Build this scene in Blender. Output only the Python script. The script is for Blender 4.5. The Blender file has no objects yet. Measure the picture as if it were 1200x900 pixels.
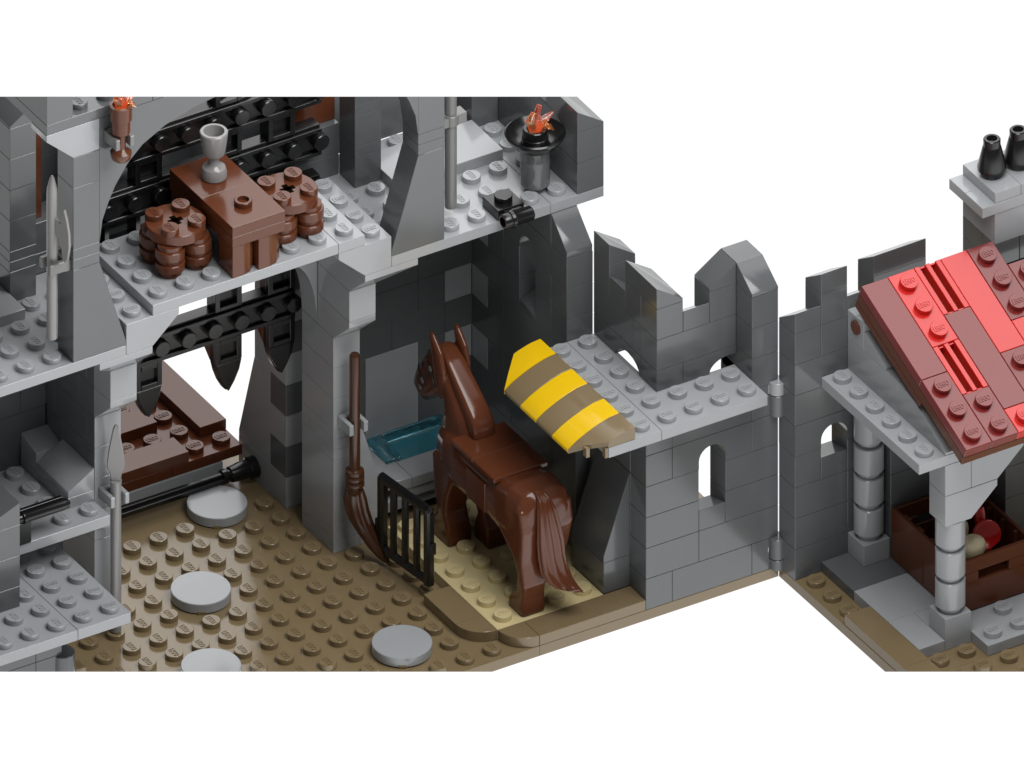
import bpy, bmesh, math, random
from mathutils import Vector, Matrix
random.seed(4)
sc = bpy.context.scene
R = math.radians

# ------------------------------------------------------------------ camera, world, light
# 1 unit = one stud pitch (8 mm)
sc.unit_settings.system = 'METRIC'
sc.unit_settings.scale_length = 0.008
TH, EL, S = R(30.83), R(34.0), 36.217          # heading, elevation, photo pixels per unit
RIGHT = Vector((math.cos(TH), -math.sin(TH), 0))
UP = Vector((math.sin(TH)*math.sin(EL), math.cos(TH)*math.sin(EL), math.cos(EL)))
BACK = RIGHT.cross(UP)
cam = bpy.data.cameras.new('camera')
cam.type = 'ORTHO'
cam.ortho_scale = 1200/S
cam.clip_start, cam.clip_end = 0.1, 400
co = bpy.data.objects.new('camera', cam)
sc.collection.objects.link(co)
cpos = RIGHT*((600-757)/S) + UP*((715.4-450)/S) + BACK*90
m = Matrix((RIGHT, UP, BACK)).transposed().to_4x4()
m.translation = cpos
co.matrix_world = m
sc.camera = co
sc.view_settings.view_transform = 'Standard'
sc.view_settings.look = 'None'
sc.view_settings.exposure = 0.0
sc.view_settings.gamma = 1.0

w = bpy.data.worlds.new('World')
sc.world = w
w.use_nodes = True
nt = w.node_tree
bg = nt.nodes['Background']
# white studio: bright floor all round, dim ceiling with one broad white panel high behind the model
tc = nt.nodes.new('ShaderNodeTexCoord')
def vmath(op, *a):
    n = nt.nodes.new('ShaderNodeVectorMath'); n.operation = op
    for i, v in enumerate(a):
        if hasattr(v, 'node'): nt.links.new(v, n.inputs[i])
        else: n.inputs[i].default_value = v
    return n
def smooth(src, lo, hi, o0, o1):
    n = nt.nodes.new('ShaderNodeMapRange'); n.interpolation_type = 'SMOOTHSTEP'
    nt.links.new(src, n.inputs[0])
    for i, v in enumerate((lo, hi, o0, o1)): n.inputs[i+1].default_value = v
    return n.outputs[0]
def add(a, b):
    n = nt.nodes.new('ShaderNodeMath'); n.operation = 'ADD'
    nt.links.new(a, n.inputs[0]); nt.links.new(b, n.inputs[1]); return n.outputs[0]
dz = vmath('DOT_PRODUCT', tc.outputs['Generated'], (0, 0, 1)).outputs['Value']
PE = R(37)
dp = vmath('DOT_PRODUCT', tc.outputs['Generated'], (math.sin(TH)*math.cos(PE), math.cos(TH)*math.cos(PE), math.sin(PE))).outputs['Value']
FLOOR, SIDE, CEIL, PANEL, FRONT = 1.04, 0.55, 0.10, 2.3, 1.25
df = vmath('DOT_PRODUCT', tc.outputs['Generated'], tuple(-BACK)).outputs['Value']
val = add(smooth(dz, -0.12, 0.03, SIDE, CEIL), smooth(dp, 0.84, 0.95, 0.0, PANEL))
dt = vmath('DOT_PRODUCT', tc.outputs['Generated'], (0.425, 0.092, 0.902)).outputs['Value']   # second panel overhead
val = add(val, smooth(dt, 0.88, 0.96, 0.0, PANEL))
val = add(val, smooth(df, 0.45, 0.8, 0.0, FLOOR-SIDE))
dq = vmath('DOT_PRODUCT', tc.outputs['Generated'], (0.05, -0.70, -0.71)).outputs['Value']   # brighter floor in front
mul = nt.nodes.new('ShaderNodeMath'); mul.operation = 'MULTIPLY'
nt.links.new(smooth(dq, 0.45, 0.92, 0.0, FRONT), mul.inputs[0])
nt.links.new(smooth(dz, -0.25, 0.02, 1.0, 0.0), mul.inputs[1])
val = add(val, mul.outputs[0])
nt.links.new(val, bg.inputs[1])
bg.inputs[0].default_value = (1, 1, 1, 1)

def area(name, pos, target, size, power, col=(1, 1, 1)):
    l = bpy.data.lights.new(name, 'AREA')
    l.shape = 'SQUARE'
    l.size, l.energy, l.color = size, power, col
    o = bpy.data.objects.new(name, l)
    sc.collection.objects.link(o)
    o.location = pos
    o.rotation_euler = (Vector(target)-Vector(pos)).to_track_quat('-Z', 'Y').to_euler()
    return o
area('softbox', (-2, -19, 54), (-6, 4, 5), 30, 24000)

# ------------------------------------------------------------------ materials
def mat(name, col, rough=0.15, spec=0.5, trans=0.0, glow=None):
    m = bpy.data.materials.new(name)
    m.use_nodes = True
    n = m.node_tree
    b = n.nodes['Principled BSDF']
    b.inputs['Roughness'].default_value = rough
    b.inputs['Specular IOR Level'].default_value = spec
    b.inputs['Transmission Weight'].default_value = trans
    if glow:
        b.inputs['Emission Color'].default_value = (*glow, 1)
        b.inputs['Emission Strength'].default_value = 1.0
    # faint moulding unevenness in colour and gloss
    no = n.nodes.new('ShaderNodeTexNoise')
    no.inputs['Scale'].default_value = 1.3
    no.inputs['Detail'].default_value = 3
    tx = n.nodes.new('ShaderNodeTexCoord')
    n.links.new(tx.outputs['Object'], no.inputs['Vector'])
    mx = n.nodes.new('ShaderNodeMix')
    mx.data_type = 'RGBA'
    mx.inputs[6].default_value = (*[c*0.95 for c in col], 1)
    mx.inputs[7].default_value = (*[min(1, c*1.05) for c in col], 1)
    n.links.new(no.outputs['Fac'], mx.inputs[0])
    n.links.new(mx.outputs[2], b.inputs['Base Color'])
    r2 = n.nodes.new('ShaderNodeMapRange')
    r2.inputs[3].default_value, r2.inputs[4].default_value = rough*0.8, rough*1.25
    n.links.new(no.outputs['Fac'], r2.inputs[0])
    n.links.new(r2.outputs[0], b.inputs['Roughness'])
    bp = n.nodes.new('ShaderNodeBump')
    bp.inputs['Strength'].default_value = 0.02
    bp.inputs['Distance'].default_value = 0.05
    n.links.new(no.outputs['Fac'], bp.inputs['Height'])
    n.links.new(bp.outputs[0], b.inputs['Normal'])
    return m
M = {
 'lgray': mat('light_grey_plastic', (0.335, 0.347, 0.358)),
 'dgray': mat('dark_grey_plastic', (0.112, 0.118, 0.122)),
 'dtan': mat('dark_tan_plastic', (0.205, 0.150, 0.080)),
 'tan': mat('tan_plastic', (0.62, 0.52, 0.28)),
 'brown': mat('reddish_brown_plastic', (0.112, 0.034, 0.015), 0.15, 0.38),
 'dbrown': mat('dark_brown_plastic', (0.060, 0.022, 0.010)),
 'black': mat('black_plastic', (0.008, 0.008, 0.008), 0.22),
 'red': mat('red_plastic', (0.58, 0.016, 0.012), 0.2, 0.85),
 'dred': mat('dark_red_plastic', (0.185, 0.016, 0.014), 0.2, 0.85),
 'yellow': mat('yellow_plastic', (0.80, 0.50, 0.005)),
 'silver': mat('flat_silver_plastic', (0.26, 0.255, 0.25), 0.17),
 'pearl': mat('pearl_grey_plastic', (0.17, 0.17, 0.165), 0.2),
 'cream': mat('cream_plastic', (0.80, 0.70, 0.46), 0.25),
 'blue': mat('clear_blue_plastic', (0.38, 0.86, 1.0), 0.05, 0.5, 0.97),
 'flame': mat('clear_orange_plastic', (1.0, 0.62, 0.36), 0.03, 0.5, 0.97, (0.055, 0.016, 0.004)),  # faint emission added so the clear plastic looks brighter
 'flame2': mat('clear_red_plastic', (0.98, 0.38, 0.28), 0.03, 0.5, 0.95, (0.05, 0.008, 0.004)),  # same added emission, redder
 'hole': mat('axle_hole', (0.006, 0.003, 0.002), 0.9, 0.0),  # flat black standing in for the shade inside openings
 'eye': mat('printed_white', (0.7, 0.7, 0.7)),
}

# ------------------------------------------------------------------ geometry kit
def text_geo(word):
    cu = bpy.data.curves.new('t', 'FONT')
    cu.body = word
    cu.size = 0.235
    cu.align_x = 'CENTER'
    cu.align_y = 'CENTER'
    cu.extrude = 0.015
    cu.offset = 0.004
    cu.resolution_u = 2
    o = bpy.data.objects.new('t', cu)
    sc.collection.objects.link(o)
    bpy.context.view_layer.update()
    me = o.to_mesh()
    vs = [v.co.copy() for v in me.vertices]
    xs = [v.x for v in vs]; ys = [v.y for v in vs]
    cx, cy = (max(xs)+min(xs))/2, (max(ys)+min(ys))/2
    kx, ky = 0.42/(max(xs)-min(xs)), 0.20/(max(ys)-min(ys))
    vs = [Vector(((v.x-cx)*kx, (v.y-cy)*ky, v.z)) for v in vs]
    fs = [tuple(p.vertices) for p in me.polygons]
    o.to_mesh_clear()
    bpy.data.objects.remove(o)
    return vs, fs
TV, TF = text_geo('LEGO')

class G:
    def __init__(s, xf=None):
        s.v, s.f, s.xf = [], [], xf
    def add(s, vs, fs, xf=None):
        b = len(s.v)
        if xf is not None: vs = [xf @ Vector(v) for v in vs]
        if s.xf is not None: vs = [s.xf @ Vector(v) for v in vs]
        s.v += [Vector(v) for v in vs]
        s.f += [tuple(i+b for i in f) for f in fs]
        return s
    def box(s, x0, x1, y0, y1, z0, z1, bv=0.013, gap=0.005, xf=None):
        x0 += gap; x1 -= gap; y0 += gap; y1 -= gap; z0 += gap*0.6; z1 -= gap*0.6
        X, Y, Z = (x0, x1), (y0, y1), (z0, z1)
        bv = min(bv, (x1-x0)/2.2, (y1-y0)/2.2, (z1-z0)/2.2)
        vs = []; idx = {}
        for i in (0, 1):
            for j in (0, 1):
                for k in (0, 1):
                    c = [X[i], Y[j], Z[k]]
                    d = [bv if q == 0 else -bv for q in (i, j, k)]
                    for a in range(3):           # vertex lying on the face with normal axis a
                        p = [c[q] if q == a else c[q]+d[q] for q in range(3)]
                        idx[i, j, k, a] = len(vs); vs.append(p)
        fs = []
        for a in range(3):
            b, c = (a+1) % 3, (a+2) % 3
            for sd in (0, 1):
                def key(p, q):
                    t = [0, 0, 0]; t[a] = sd; t[b] = p; t[c] = q
                    return idx[t[0], t[1], t[2], a]
                f = [key(0, 0), key(1, 0), key(1, 1), key(0, 1)]
                fs.append(f if sd else f[::-1])
        for a in range(3):                       # edge chamfers along axis a
            b, c = (a+1) % 3, (a+2) % 3
            for p in (0, 1):
                for q in (0, 1):
                    def key(r, ax):
                        t = [0, 0, 0]; t[a] = r; t[b] = p; t[c] = q
                        return idx[t[0], t[1], t[2], ax]
                    f = [key(0, b), key(1, b), key(1, c), key(0, c)]
                    fs.append(f if (p == q) else f[::-1])
        for i in (0, 1):
            for j in (0, 1):
                for k in (0, 1):
                    f = [idx[i, j, k, 0], idx[i, j, k, 1], idx[i, j, k, 2]]
                    fs.append(f if (i+j+k) % 2 else f[::-1])
        return s.add(vs, fs, xf)
    def prism(s, poly, ax, a, b, bv=0.013, xf=None):
        """poly in the two other axes (in x,y,z order), extruded along ax from a to b"""
        bm = bmesh.new()
        def P(p, t):
            return {'x': (t, p[0], p[1]), 'y': (p[0], t, p[1]), 'z': (p[0], p[1], t)}[ax]
        lo = [bm.verts.new(P(p, a)) for p in poly]
        hi = [bm.verts.new(P(p, b)) for p in poly]
        n = len(poly)
        bm.faces.new(lo); bm.faces.new(hi[::-1])
        for i in range(n):
            bm.faces.new((lo[i], hi[i], hi[(i+1) % n], lo[(i+1) % n]))
        bmesh.ops.recalc_face_normals(bm, faces=bm.faces)
        if bv:
            es = [e for e in bm.edges if len(e.link_faces) == 2 and e.calc_face_angle(0) > 0.4]
            bmesh.ops.bevel(bm, geom=es, offset=bv, segments=1, affect='EDGES', clamp_overlap=True)
        return s.bm(bm, xf)
    def hexa(s, c, bv=0.02):
        """8 corners: bottom 4 then top 4"""
        bm = bmesh.new()
        v = [bm.verts.new(p) for p in c]
        for f in ((0, 1, 2, 3), (4, 5, 6, 7), (0, 1, 5, 4), (1, 2, 6, 5), (2, 3, 7, 6), (3, 0, 4, 7)):
            bm.faces.new([v[i] for i in f])
        bmesh.ops.recalc_face_normals(bm, faces=bm.faces)
        if bv:
            bmesh.ops.bevel(bm, geom=list(bm.edges), offset=bv, segments=1, affect='EDGES', clamp_overlap=True)
        return s.bm(bm)
    def bm(s, bm, xf=None):
        bm.verts.index_update()
        vs = [v.co.copy() for v in bm.verts]
        fs = [[v.index for v in f.verts] for f in bm.faces]
        bm.free()
        return s.add(vs, fs, xf)
    def lathe(s, prof, c, ax='z', n=24, closed=True, xf=None):
        """prof: list of (radius, height) ; c: centre; revolved about ax"""
        vs, fs = [], []
        for r, h in prof:
            for i in range(n):
                t = 2*math.pi*i/n
                a, b = r*math.cos(t), r*math.sin(t)
                p = {'z': (a, b, h), 'y': (b, h, a), 'x': (h, a, b)}[ax]
                vs.append((p[0]+c[0], p[1]+c[1], p[2]+c[2]))
        for k in range(len(prof)-1):
            for i in range(n):
                j = (i+1) % n
                fs.append((k*n+i, k*n+j, (k+1)*n+j, (k+1)*n+i))
        if closed:
            fs.append(tuple(range(n))[::-1])
            fs.append(tuple(range((len(prof)-1)*n, len(prof)*n)))
        return s.add(vs, fs, xf)
    def cyl(s, c, r, z0, z1, ax='z', n=24, bv=0.02, xf=None):
        return s.lathe([(r-bv, z0), (r, z0+bv), (r, z1-bv), (r-bv, z1)], c, ax, n, xf=xf)
    def stud(s, x, y, z, rot=0, txt=True, xf=None):
        s.lathe([(0.3, -0.02), (0.3, 0.188), (0.288, 0.2)], (x, y, z), n=24, xf=xf)
        if txt:
            mm = Matrix.Translation((x, y, z+0.204)) @ Matrix.Rotation(rot, 4, 'Z')
            if xf is not None: mm = xf @ mm
            s.add(TV, TF, mm)
        return s
    def studs(s, xs, ys, z, rot=0, skip=()):
        for x in xs:
            for y in ys:
                if (x, y) not in skip: s.stud(x, y, z, rot)
        return s
    def tube(s, pts, rad, n=12):
        pts = [Vector(p) for p in pts]
        if not isinstance(rad, (list, tuple)): rad = [rad]*len(pts)
        vs, fs = [], []
        ref = None
        for i, p in enumerate(pts):
            d = (pts[min(i+1, len(pts)-1)]-pts[max(i-1, 0)]).normalized()
            if ref is None:
                ref = d.orthogonal().normalized()
            ref = (ref-d*ref.dot(d)).normalized()
            q = d.cross(ref)
            for k in range(n):
                t = 2*math.pi*k/n
                vs.append(p+(ref*math.cos(t)+q*math.sin(t))*rad[i])
        for i in range(len(pts)-1):
            for k in range(n):
                j = (k+1) % n
                fs.append((i*n+k, i*n+j, (i+1)*n+j, (i+1)*n+k))
        fs.append(tuple(range(n))[::-1]); fs.append(tuple(range((len(pts)-1)*n, len(pts)*n)))
        return s.add(vs, fs)
    def loft(s, secs):
        """list of rings (same count)"""
        vs, fs = [], []
        n = len(secs[0])
        for r in secs: vs += r
        for i in range(len(secs)-1):
            for k in range(n):
                j = (k+1) % n
                fs.append((i*n+k, i*n+j, (i+1)*n+j, (i+1)*n+k))
        fs.append(tuple(range(n))[::-1]); fs.append(tuple(range((len(secs)-1)*n, len(secs)*n)))
        return s.add(vs, fs)

# frames: the main model, and the right wing turned 1 degree on its hinge at (5, 0)
FR = {'l': Matrix.Identity(4), 'r': Matrix.Translation((5, 0, 0)) @ Matrix.Rotation(R(1.0), 4, 'Z')}
def setp(o, label, cat, group=None, kind=None):
    if label: o['label'] = label
    if cat: o['category'] = cat
    if group: o['group'] = group
    if kind: o['kind'] = kind
class T:
    """a thing: an Empty at its base with meshes as children"""
    def __init__(s, name, label, cat, loc, fr='l', group=None):
        s.loc, s.fr = Vector(loc), fr
        s.e = bpy.data.objects.new(name, None)
        s.e.empty_display_size = 0.3
        sc.collection.objects.link(s.e)
        s.e.matrix_world = FR[fr] @ Matrix.Translation(s.loc)
        setp(s.e, label, cat, group)
    def part(s, name, g, mt, label=None, parent=None, smooth=35):
        return mesh(name, g, mt, s.loc, parent or s.e, None, label, smooth=smooth)
def mesh(name, g, mt, loc=(0, 0, 0), parent=None, mw=None, label=None, smooth=35):
    loc = Vector(loc)
    me = bpy.data.meshes.new(name)
    me.from_pydata([v-loc for v in g.v], [], g.f)
    me.update()
    me.polygons.foreach_set('use_smooth', [True]*len(me.polygons))
    me.set_sharp_from_angle(angle=R(smooth))
    me.materials.append(M[mt] if isinstance(mt, str) else mt)
    o = bpy.data.objects.new(name, me)
    sc.collection.objects.link(o)
    if parent is not None: o.parent = parent
    if mw is not None: o.matrix_world = mw @ Matrix.Translation(loc)
    if label: o['label'] = label
    return o
def single(name, g, mt, label, cat, loc, fr='l', group=None, kind=None, smooth=35):
    o = mesh(name, g, mt, loc, None, FR[fr], smooth=smooth)
    setp(o, label, cat, group, kind)
    return o
def row(g, ax, at, depth, z0, z1, cuts, sd=1):
    """a course of bricks: ax='x' runs along x at y in [at, at+depth]; cuts = joint positions"""
    for a, b in zip(cuts[:-1], cuts[1:]):
        if a is None or b is None: continue
        if ax == 'x': g.box(a, b, at, at+depth, z0, z1)
        else: g.box(at, at+depth, a, b, z0, z1)
def wedge(g, x0, x1, y0, y1, z0, hi, h=0.8, lip=0.12):
    """cheese slope; hi = side that is high: 'x0','x1','y0','y1'"""
    e = 0.006
    if hi in ('x0', 'x1'):
        a, b = (x0+e, x1-e) if hi == 'x0' else (x1-e, x0+e)
        g.prism([(a, z0), (b, z0), (b, z0+lip), (a+(b-a)*0.0, z0+h)], 'y', y0+e, y1-e)
    else:
        a, b = (y0+e, y1-e) if hi == 'y0' else (y1-e, y0+e)
        g.prism([(a, z0), (b, z0), (b, z0+lip), (a, z0+h)], 'x', x0+e, x1-e)
def fr_(a, b, st=1.0):
    n = int(round((b-a)/st)); return [a+st*i for i in range(n)]

YM = -math.pi/2      # lettering that runs towards the viewer
# ------------------------------------------------------------------ ground plates
g = G()
g.box(-24, -4, 0, 15, -0.4, 0, gap=0.001); g.box(-4, 5, 0, 15, -0.4, 0, gap=0.001)
tiled = lambda x, y: (-5 < x < 0 and 0 < y < 1) or (-5 < x < 0 and y > 0.9 and y < 11) or (-6 < x < -5 and 1 < y < 4) or x > 0 \
    or (-7 < x < -6 and 8 < y < 10) or (x > -7 and y > 8) or (x < -15 and y > 8) or (y > 12.4)
discs = [(-12, 8), (-9, 12), (-8, 2), (-14, 4)]
for i in range(-20, 0):
    for j in range(0, 12):
        x, y = i+0.5, j+0.5
        if tiled(x, y): continue
        if any(abs(x-a) < 0.9 and abs(y-b) < 0.9 for a, b in discs): continue
        if x < -18.4 and y > 6: continue
        g.stud(x, y, 0, YM)
single('ground', g, 'dtan', None, None, (-8, 6, 0), kind='structure')
g = G()
g.box(0, 6, -8, 0, -0.4, 0); g.box(6, 14, -10, 0, -0.4, 0); g.box(0, 6, -14, -8, -0.4, 0)
for y in (-1.5, -2.5, -3.5): g.stud(0.5, y, 0, 0)
for x in (1.5, 2.5):
    for y in (-7.5, -8.5, -9.5, -10.5): g.stud(x, y, 0, 0)
for x in (3.5, 4.5, 5.5):
    for y in (-8.5, -9.5): g.stud(x, y, 0, 0)
single('ground', g, 'dtan', None, None, (3, -4, 0), 'r', kind='structure')

# round paving stones
disc_lab = ['round grey paving disc lying alone in the middle of the studded courtyard',
            'round grey paving disc in the shade of the gate, beside the drawbridge roller',
            'round grey paving disc nearest the front edge, before the horse stall kerb',
            'round grey paving disc half cut off by the bottom edge of the picture']
for (x, y), lb in zip(discs, disc_lab):
    t = T('paving_disc', lb, 'paving stone', (x, y, 0), group='round paving discs in the courtyard')
    g = G(); g.lathe([(0.93, 0.02), (0.985, 0.06), (0.985, 0.375), (0.965, 0.398), (0.9, 0.4)], (x, y, 0), n=48)
    t.part('disc', g, 'lgray')
    g = G(); a = math.atan2(-0.857, -0.512)
    mm = Matrix.Translation((x, y, 0)) @ Matrix.Rotation(a+0.02, 4, 'Z')
    g.box(0.93, 1.0, -0.13, 0.13, 0.01, 0.13, 0.01, 0, mm)
    t.part('notch', g, 'dtan')

# stall floor, kerbs
g = G(); g.box(-5, -1, 1, 7.97, 0, 0.4)
g.box(-1, 0, 3, 8, 0, 0.4)
for x in (-4.5, -3.5, -2.5, -1.5):
    for y in range(1, 8): g.stud(x, y+0.5, 0.4, math.pi)
single('stall_floor', g, 'tan', 'tan studded floor plate under the brown horse', 'floor plate', (-2.5, 4, 0))
t = T('kerb', 'dark tan smooth kerb with rounded corner along the front and left of the horse stall', 'kerb', (-3, 0.5, 0))
g = G(); g.box(-4, 0, 0, 1, 0, 0.4)
t.part('kerb_stone', g, 'dtan')
def quarter(cx, cy, sx, sy, z0, z1):
    pts = [(cx, cy), (cx+sx, cy)]
    for i in range(1, 9):
        a = math.pi/2*i/8
        pts.append((cx+sx*math.cos(a), cy+sy*math.sin(a)))
    return pts
g = G(); g.prism(quarter(-4.005, 0.995, -0.985, -0.985, 0, 0), 'z', 0.003, 0.397, 0.015); t.part('rounded_corner', g, 'dtan')
g = G(); g.box(-6, -5, 2, 4, 0, 0.4); t.part('kerb_stone', g, 'dtan')
g = G(); g.prism(quarter(-5.005, 1.995, -0.985, -0.985, 0, 0), 'z', 0.003, 0.397, 0.015); t.part('rounded_corner', g, 'dtan')

# ------------------------------------------------------------------ stable wall (middle section)
t = T('stable_wall', 'dark grey brick wall with arched window left of the hinge, carrying the studded walkway', 'wall', (2.5, 0.5, 0))
g = G(); E5 = 4.992
row(g, 'x', 0, 1, 0, 1.2, [0, 1, 4, 4.62]); row(g, 'x', 0, 1, 1.2, 2.4, [0, 2, E5])
g.box(0, 2, 0, 1, 2.4, 3.6); g.box(3, E5, 0, 1, 2.4, 3.6)
g.box(0, 2, 0, 1, 3.6, 4.8); g.box(3, E5, 0, 1, 3.6, 4.8)
def arch_win(g, x0, x1, y0, y1, zb, zt, wx0, wx1, zs, rt=None):
    """wall block x0..x1, z zb..zt with arched opening wx0..wx1 springing at zs"""
    r = (wx1-wx0)/2; cx = (wx0+wx1)/2
    n = 12
    pts = [(cx-r*math.cos(math.pi*i/n), zs+r*math.sin(math.pi*i/n)) for i in range(n+1)]
    vs, fs = [], []
    for y in (y0+.006, y1-.006):
        for p in pts: vs.append((p[0], y, p[1]))
        for p in pts: vs.append((x0+.006 if p[0] < cx-r*0.7 else (x1-.006 if p[0] > cx+r*0.7 else p[0]), y, zt-.004))
        # bottom corners
        vs.append((x0+.006, y, zb+.004)); vs.append((wx0, y, zb+.004)); vs.append((wx1, y, zb+.004)); vs.append((x1-.006, y, zb+.004))
    N = 2*(n+1)+4
    for q in (0, 1):
        o = q*N
        fl = []
        for i in range(n):
            fl.append((o+i, o+i+1, o+n+1+i+1, o+n+1+i))
        b = o+2*(n+1)
        fl.append((b, b+1, o, o+n+1)); fl.append((b+2, b+3, o+2*(n+1)-1, o+n))
        fs += [f if q else f[::-1] for f in fl]
    ring = list(range(n+1))
    for i in range(n): fs.append((i, i+N, i+1+N, i+1))
    b = 2*(n+1)
    outer = [b+1, b, n+1]+[n+1+i for i in range(1, n+1)]+[b+3, b+2]
    for p, q in zip(outer[:-1], outer[1:]): fs.append((p, q, q+N, p+N))
    fs.append((b+1, 0, N, b+1+N)); fs.append((n, b+2, b+2+N, n+N))
    g.add(vs, fs)
arch_win(g, 1, 4, 0, 1, 4.8, 6, 2, 3, 5.1)
g.box(0, 1, 0, 1, 4.8, 6); g.box(4, E5, 0, 1, 4.8, 6)
g.box(0, 1, 0, 1, 6, 7.2); row(g, 'x', 0, 1, 6, 7.2, [1, 4, 4.62])
t.part('front_wall', g, 'dgray')
g = G(); wedge(g, 2, 3, 0, 1, 2.4, 'y0', 0.8, 0.5); t.part('window_sill', g, 'dgray')
g = G()
for k in range(6): row(g, 'y', 0, 1, 1.2*k, 1.2*k+1.2, [1, 3, 5] if k % 2 else [1, 2, 4, 5])
t.part('side_wall', g, 'dgray')
g = G(); e = .006
g.box(-1, 0, 1, 3, 0.4, 1.6)
g.prism([(-1+e, 1.6), (-1+e, 1.85), (0-e, 4.8), (0-e, 1.6)], 'y', 1.006, 2.994)
g.box(-0.5, 0, 3.6, 5, 0.4, 7.2)
t.part('buttress', g, 'dgray')
g = G(); g.box(-2, 0, -1, 5, 7.2, 7.6); g.box(0, 4, -1, 1, 7.2, 7.6); g.box(0, 1, 1, 4.99, 7.2, 7.6); g.box(1, 1.12, 1, 4.99, 7.2, 7.6); g.box(1.12, 4, 1, 1.12, 7.2, 7.6); g.box(4, E5, 0.99, 1.9, 7.2, 7.6)
g.studs([-0.5], [a-0.5 for a in range(0, 6)], 7.6, 0); g.studs([0.5, ], [a-0.5 for a in range(2, 6)], 7.6, math.pi)
g.studs([0.5, 1.5, 2.5, 3.5], [-0.5, 0.5], 7.6, 0)
t.part('walkway', g, 'lgray')
# parapet on the walkway
g = G()
def half_arch(a0, a1, b1, top, n=9):
    """flat outline a0..b1 with a half arch opening that starts at a1"""
    w_ = b1-a1
    pts = [(a1+0.0+0.72*(1-math.cos(math.pi/2*i/n))*w_/0.72*0.75, 7.6+0.5*math.sin(math.pi/2*i/n)) for i in range(n+1)]
    return [(a0, 7.604), (a1, 7.604)]+pts[1:]+[(b1, 8.1-0.03), (b1, top), (a0, top)]
g.prism(half_arch(2.006, 3.0, 3.994, 8.396), 'y', 1.006, 1.994, 0.008)
g.box(1, 2, 1, 2, 7.6, 8.4)
def arch_y(g, x0, x1, y0, y1, zb, zt, wy0, wy1, zs):
    h = G(); arch_win(h, y0, y1, x0, x1, zb, zt, wy0, wy1, zs)
    g.add([(v.y, v.x, v.z) for v in h.v], [f[::-1] for f in h.f])
E1 = 4.992
g.prism([(2.006, 7.604), (2.13, 7.604), (2.16, 7.75), (2.28, 7.9), (2.5, 8.02), (2.85, 8.08), (3.2, 8.02), (3.44, 7.9), (3.57, 7.75), (3.6, 7.604), (3.994, 7.604), (3.994, 8.396), (2.006, 8.396)], 'x', 1.006, 1.994, 0.008)
g.box(1, 2, 4, E1, 7.6, 8.4)
row(g, 'x', 1, 1, 8.4, 9.6, [1, 4]); 
row(g, 'y', 1, 1, 8.4, 9.6, [2, 2.5, E1])
g.box(1, 2, 1, 2, 9.6, 10.8); g.box(1, 2, 2, 3, 9.6, 10.8); g.box(1, 2, 4, E1, 9.6, 10.8)
g.box(3, 4, 1, 2, 9.6, 10.8)
for z in (6, 7.2, 8.4, 9.6): g.box(4, E5, 0.0 if z > 7 else 0.5, 2, z, z+1.2)
t.part('parapet', g, 'dgray')
for (x0, x1, y0, y1, z, hi) in ((1, 2, 1, 3, 10.8, 'x0'), (1, 2, 4, E1, 10.8, 'x0'), (1, 2, 3, 4, 9.6, 'x0'), (2, 3, 1, 2, 9.6, 'y0'), (3, 4, 1, 2, 10.8, 'x1')):
    g = G(); wedge(g, x0, x1, y0, y1, z, hi); t.part('coping', g, 'dgray')
g = G(); g.prism([(0.006, 10.8), (2, 10.8), (2, 11.6), (1.0, 11.6), (0.006, 10.92)], 'x', 4.006, E5)
t.part('coping', g, 'dgray')

# hinges
for z0, c2 in ((0, None), (6, 1)):
    lb = 'upper grey hinge barrel joining the two wall sections, light grey on top' if c2 else 'lower grey hinge barrel at the foot of the gap between the two wall sections'
    t = T('hinge', lb, 'hinge', (4.95, 0, z0), group='hinge barrels between the wall sections')
    g = G(); g.cyl((4.95, 0, z0), 0.29, 0, 0.8 if c2 else 0.4)
    g.box(4.62, 4.95, 0.0, 0.4, z0, z0+(.8 if c2 else .4)); t.part('barrel', g, 'dgray')
    g = G(); g.cyl((4.95, 0, z0), 0.29, 0.82 if c2 else 0.42, 1.3 if c2 else 1.2)
    g.box(4.62, 4.95, 0.02, 0.4, z0+.82, z0+1.2); t.part('barrel', g, 'lgray' if c2 else 'dgray')

# awning
t = T('awning', 'yellow and dark tan striped curved awning over the horse stall', 'awning', (-1, 2, 7.6))
prof_t = [(-1.0, 8.06), (-1.4, 8.02), (-1.8, 7.9), (-2.2, 7.74), (-2.6, 7.54), (-2.95, 7.3)]
prof_b = [(-2.95, 7.17), (-2.7, 7.2), (-2.3, 7.45), (-2.0, 7.62), (-1.0, 7.62)]
for i in range(6):
    y0 = 4-i
    g = G()
    if 0 < i < 5:
        g.prism(prof_t+prof_b, 'y', y0+0.008, y0+0.992, 0.012)
    else:
        # end pieces: the tip is cut off diagonally
        n = 8
        ya, yb = y0+0.008, y0+0.992
        yin, yout = (ya, yb) if i == 0 else (yb, ya)
        secs = []
        for k in range(n+1):
            f = k/n
            y = yin+(yout-yin)*f
            xt = -2.95+0.95*f
            def zt(x):
                for (xa, za), (xb, zb) in zip(prof_t[:-1], prof_t[1:]):
                    if xb <= x <= xa: return za+(zb-za)*(xa-x)/(xa-xb)
                return prof_t[-1][1]
            ring = []
            for q in range(7):
                x = -1.0+(xt+1.0)*q/6
                ring.append((x, y, zt(x)))
            lo = 7.17 if xt < -2.45 else 7.2
            ring += [(xt, y, zt(xt)-0.16), (min(xt+0.3, -2.02), y, zt(xt)-0.12), (-2.0, y, 7.6), (-1.0, y, 7.62)]
            secs.append(ring)
        g.loft(secs)
    if i == 5:
        g.box(-2.62, -2.48, -0.62, -0.42, 7.2, 7.55, .01, 0); g.box(-2.12, -2.0, -0.98, -0.8, 7.22, 7.6, .01, 0)
    t.part('stripe', g, 'yellow' if i % 2 == 0 else 'dtan', smooth=30)

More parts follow.
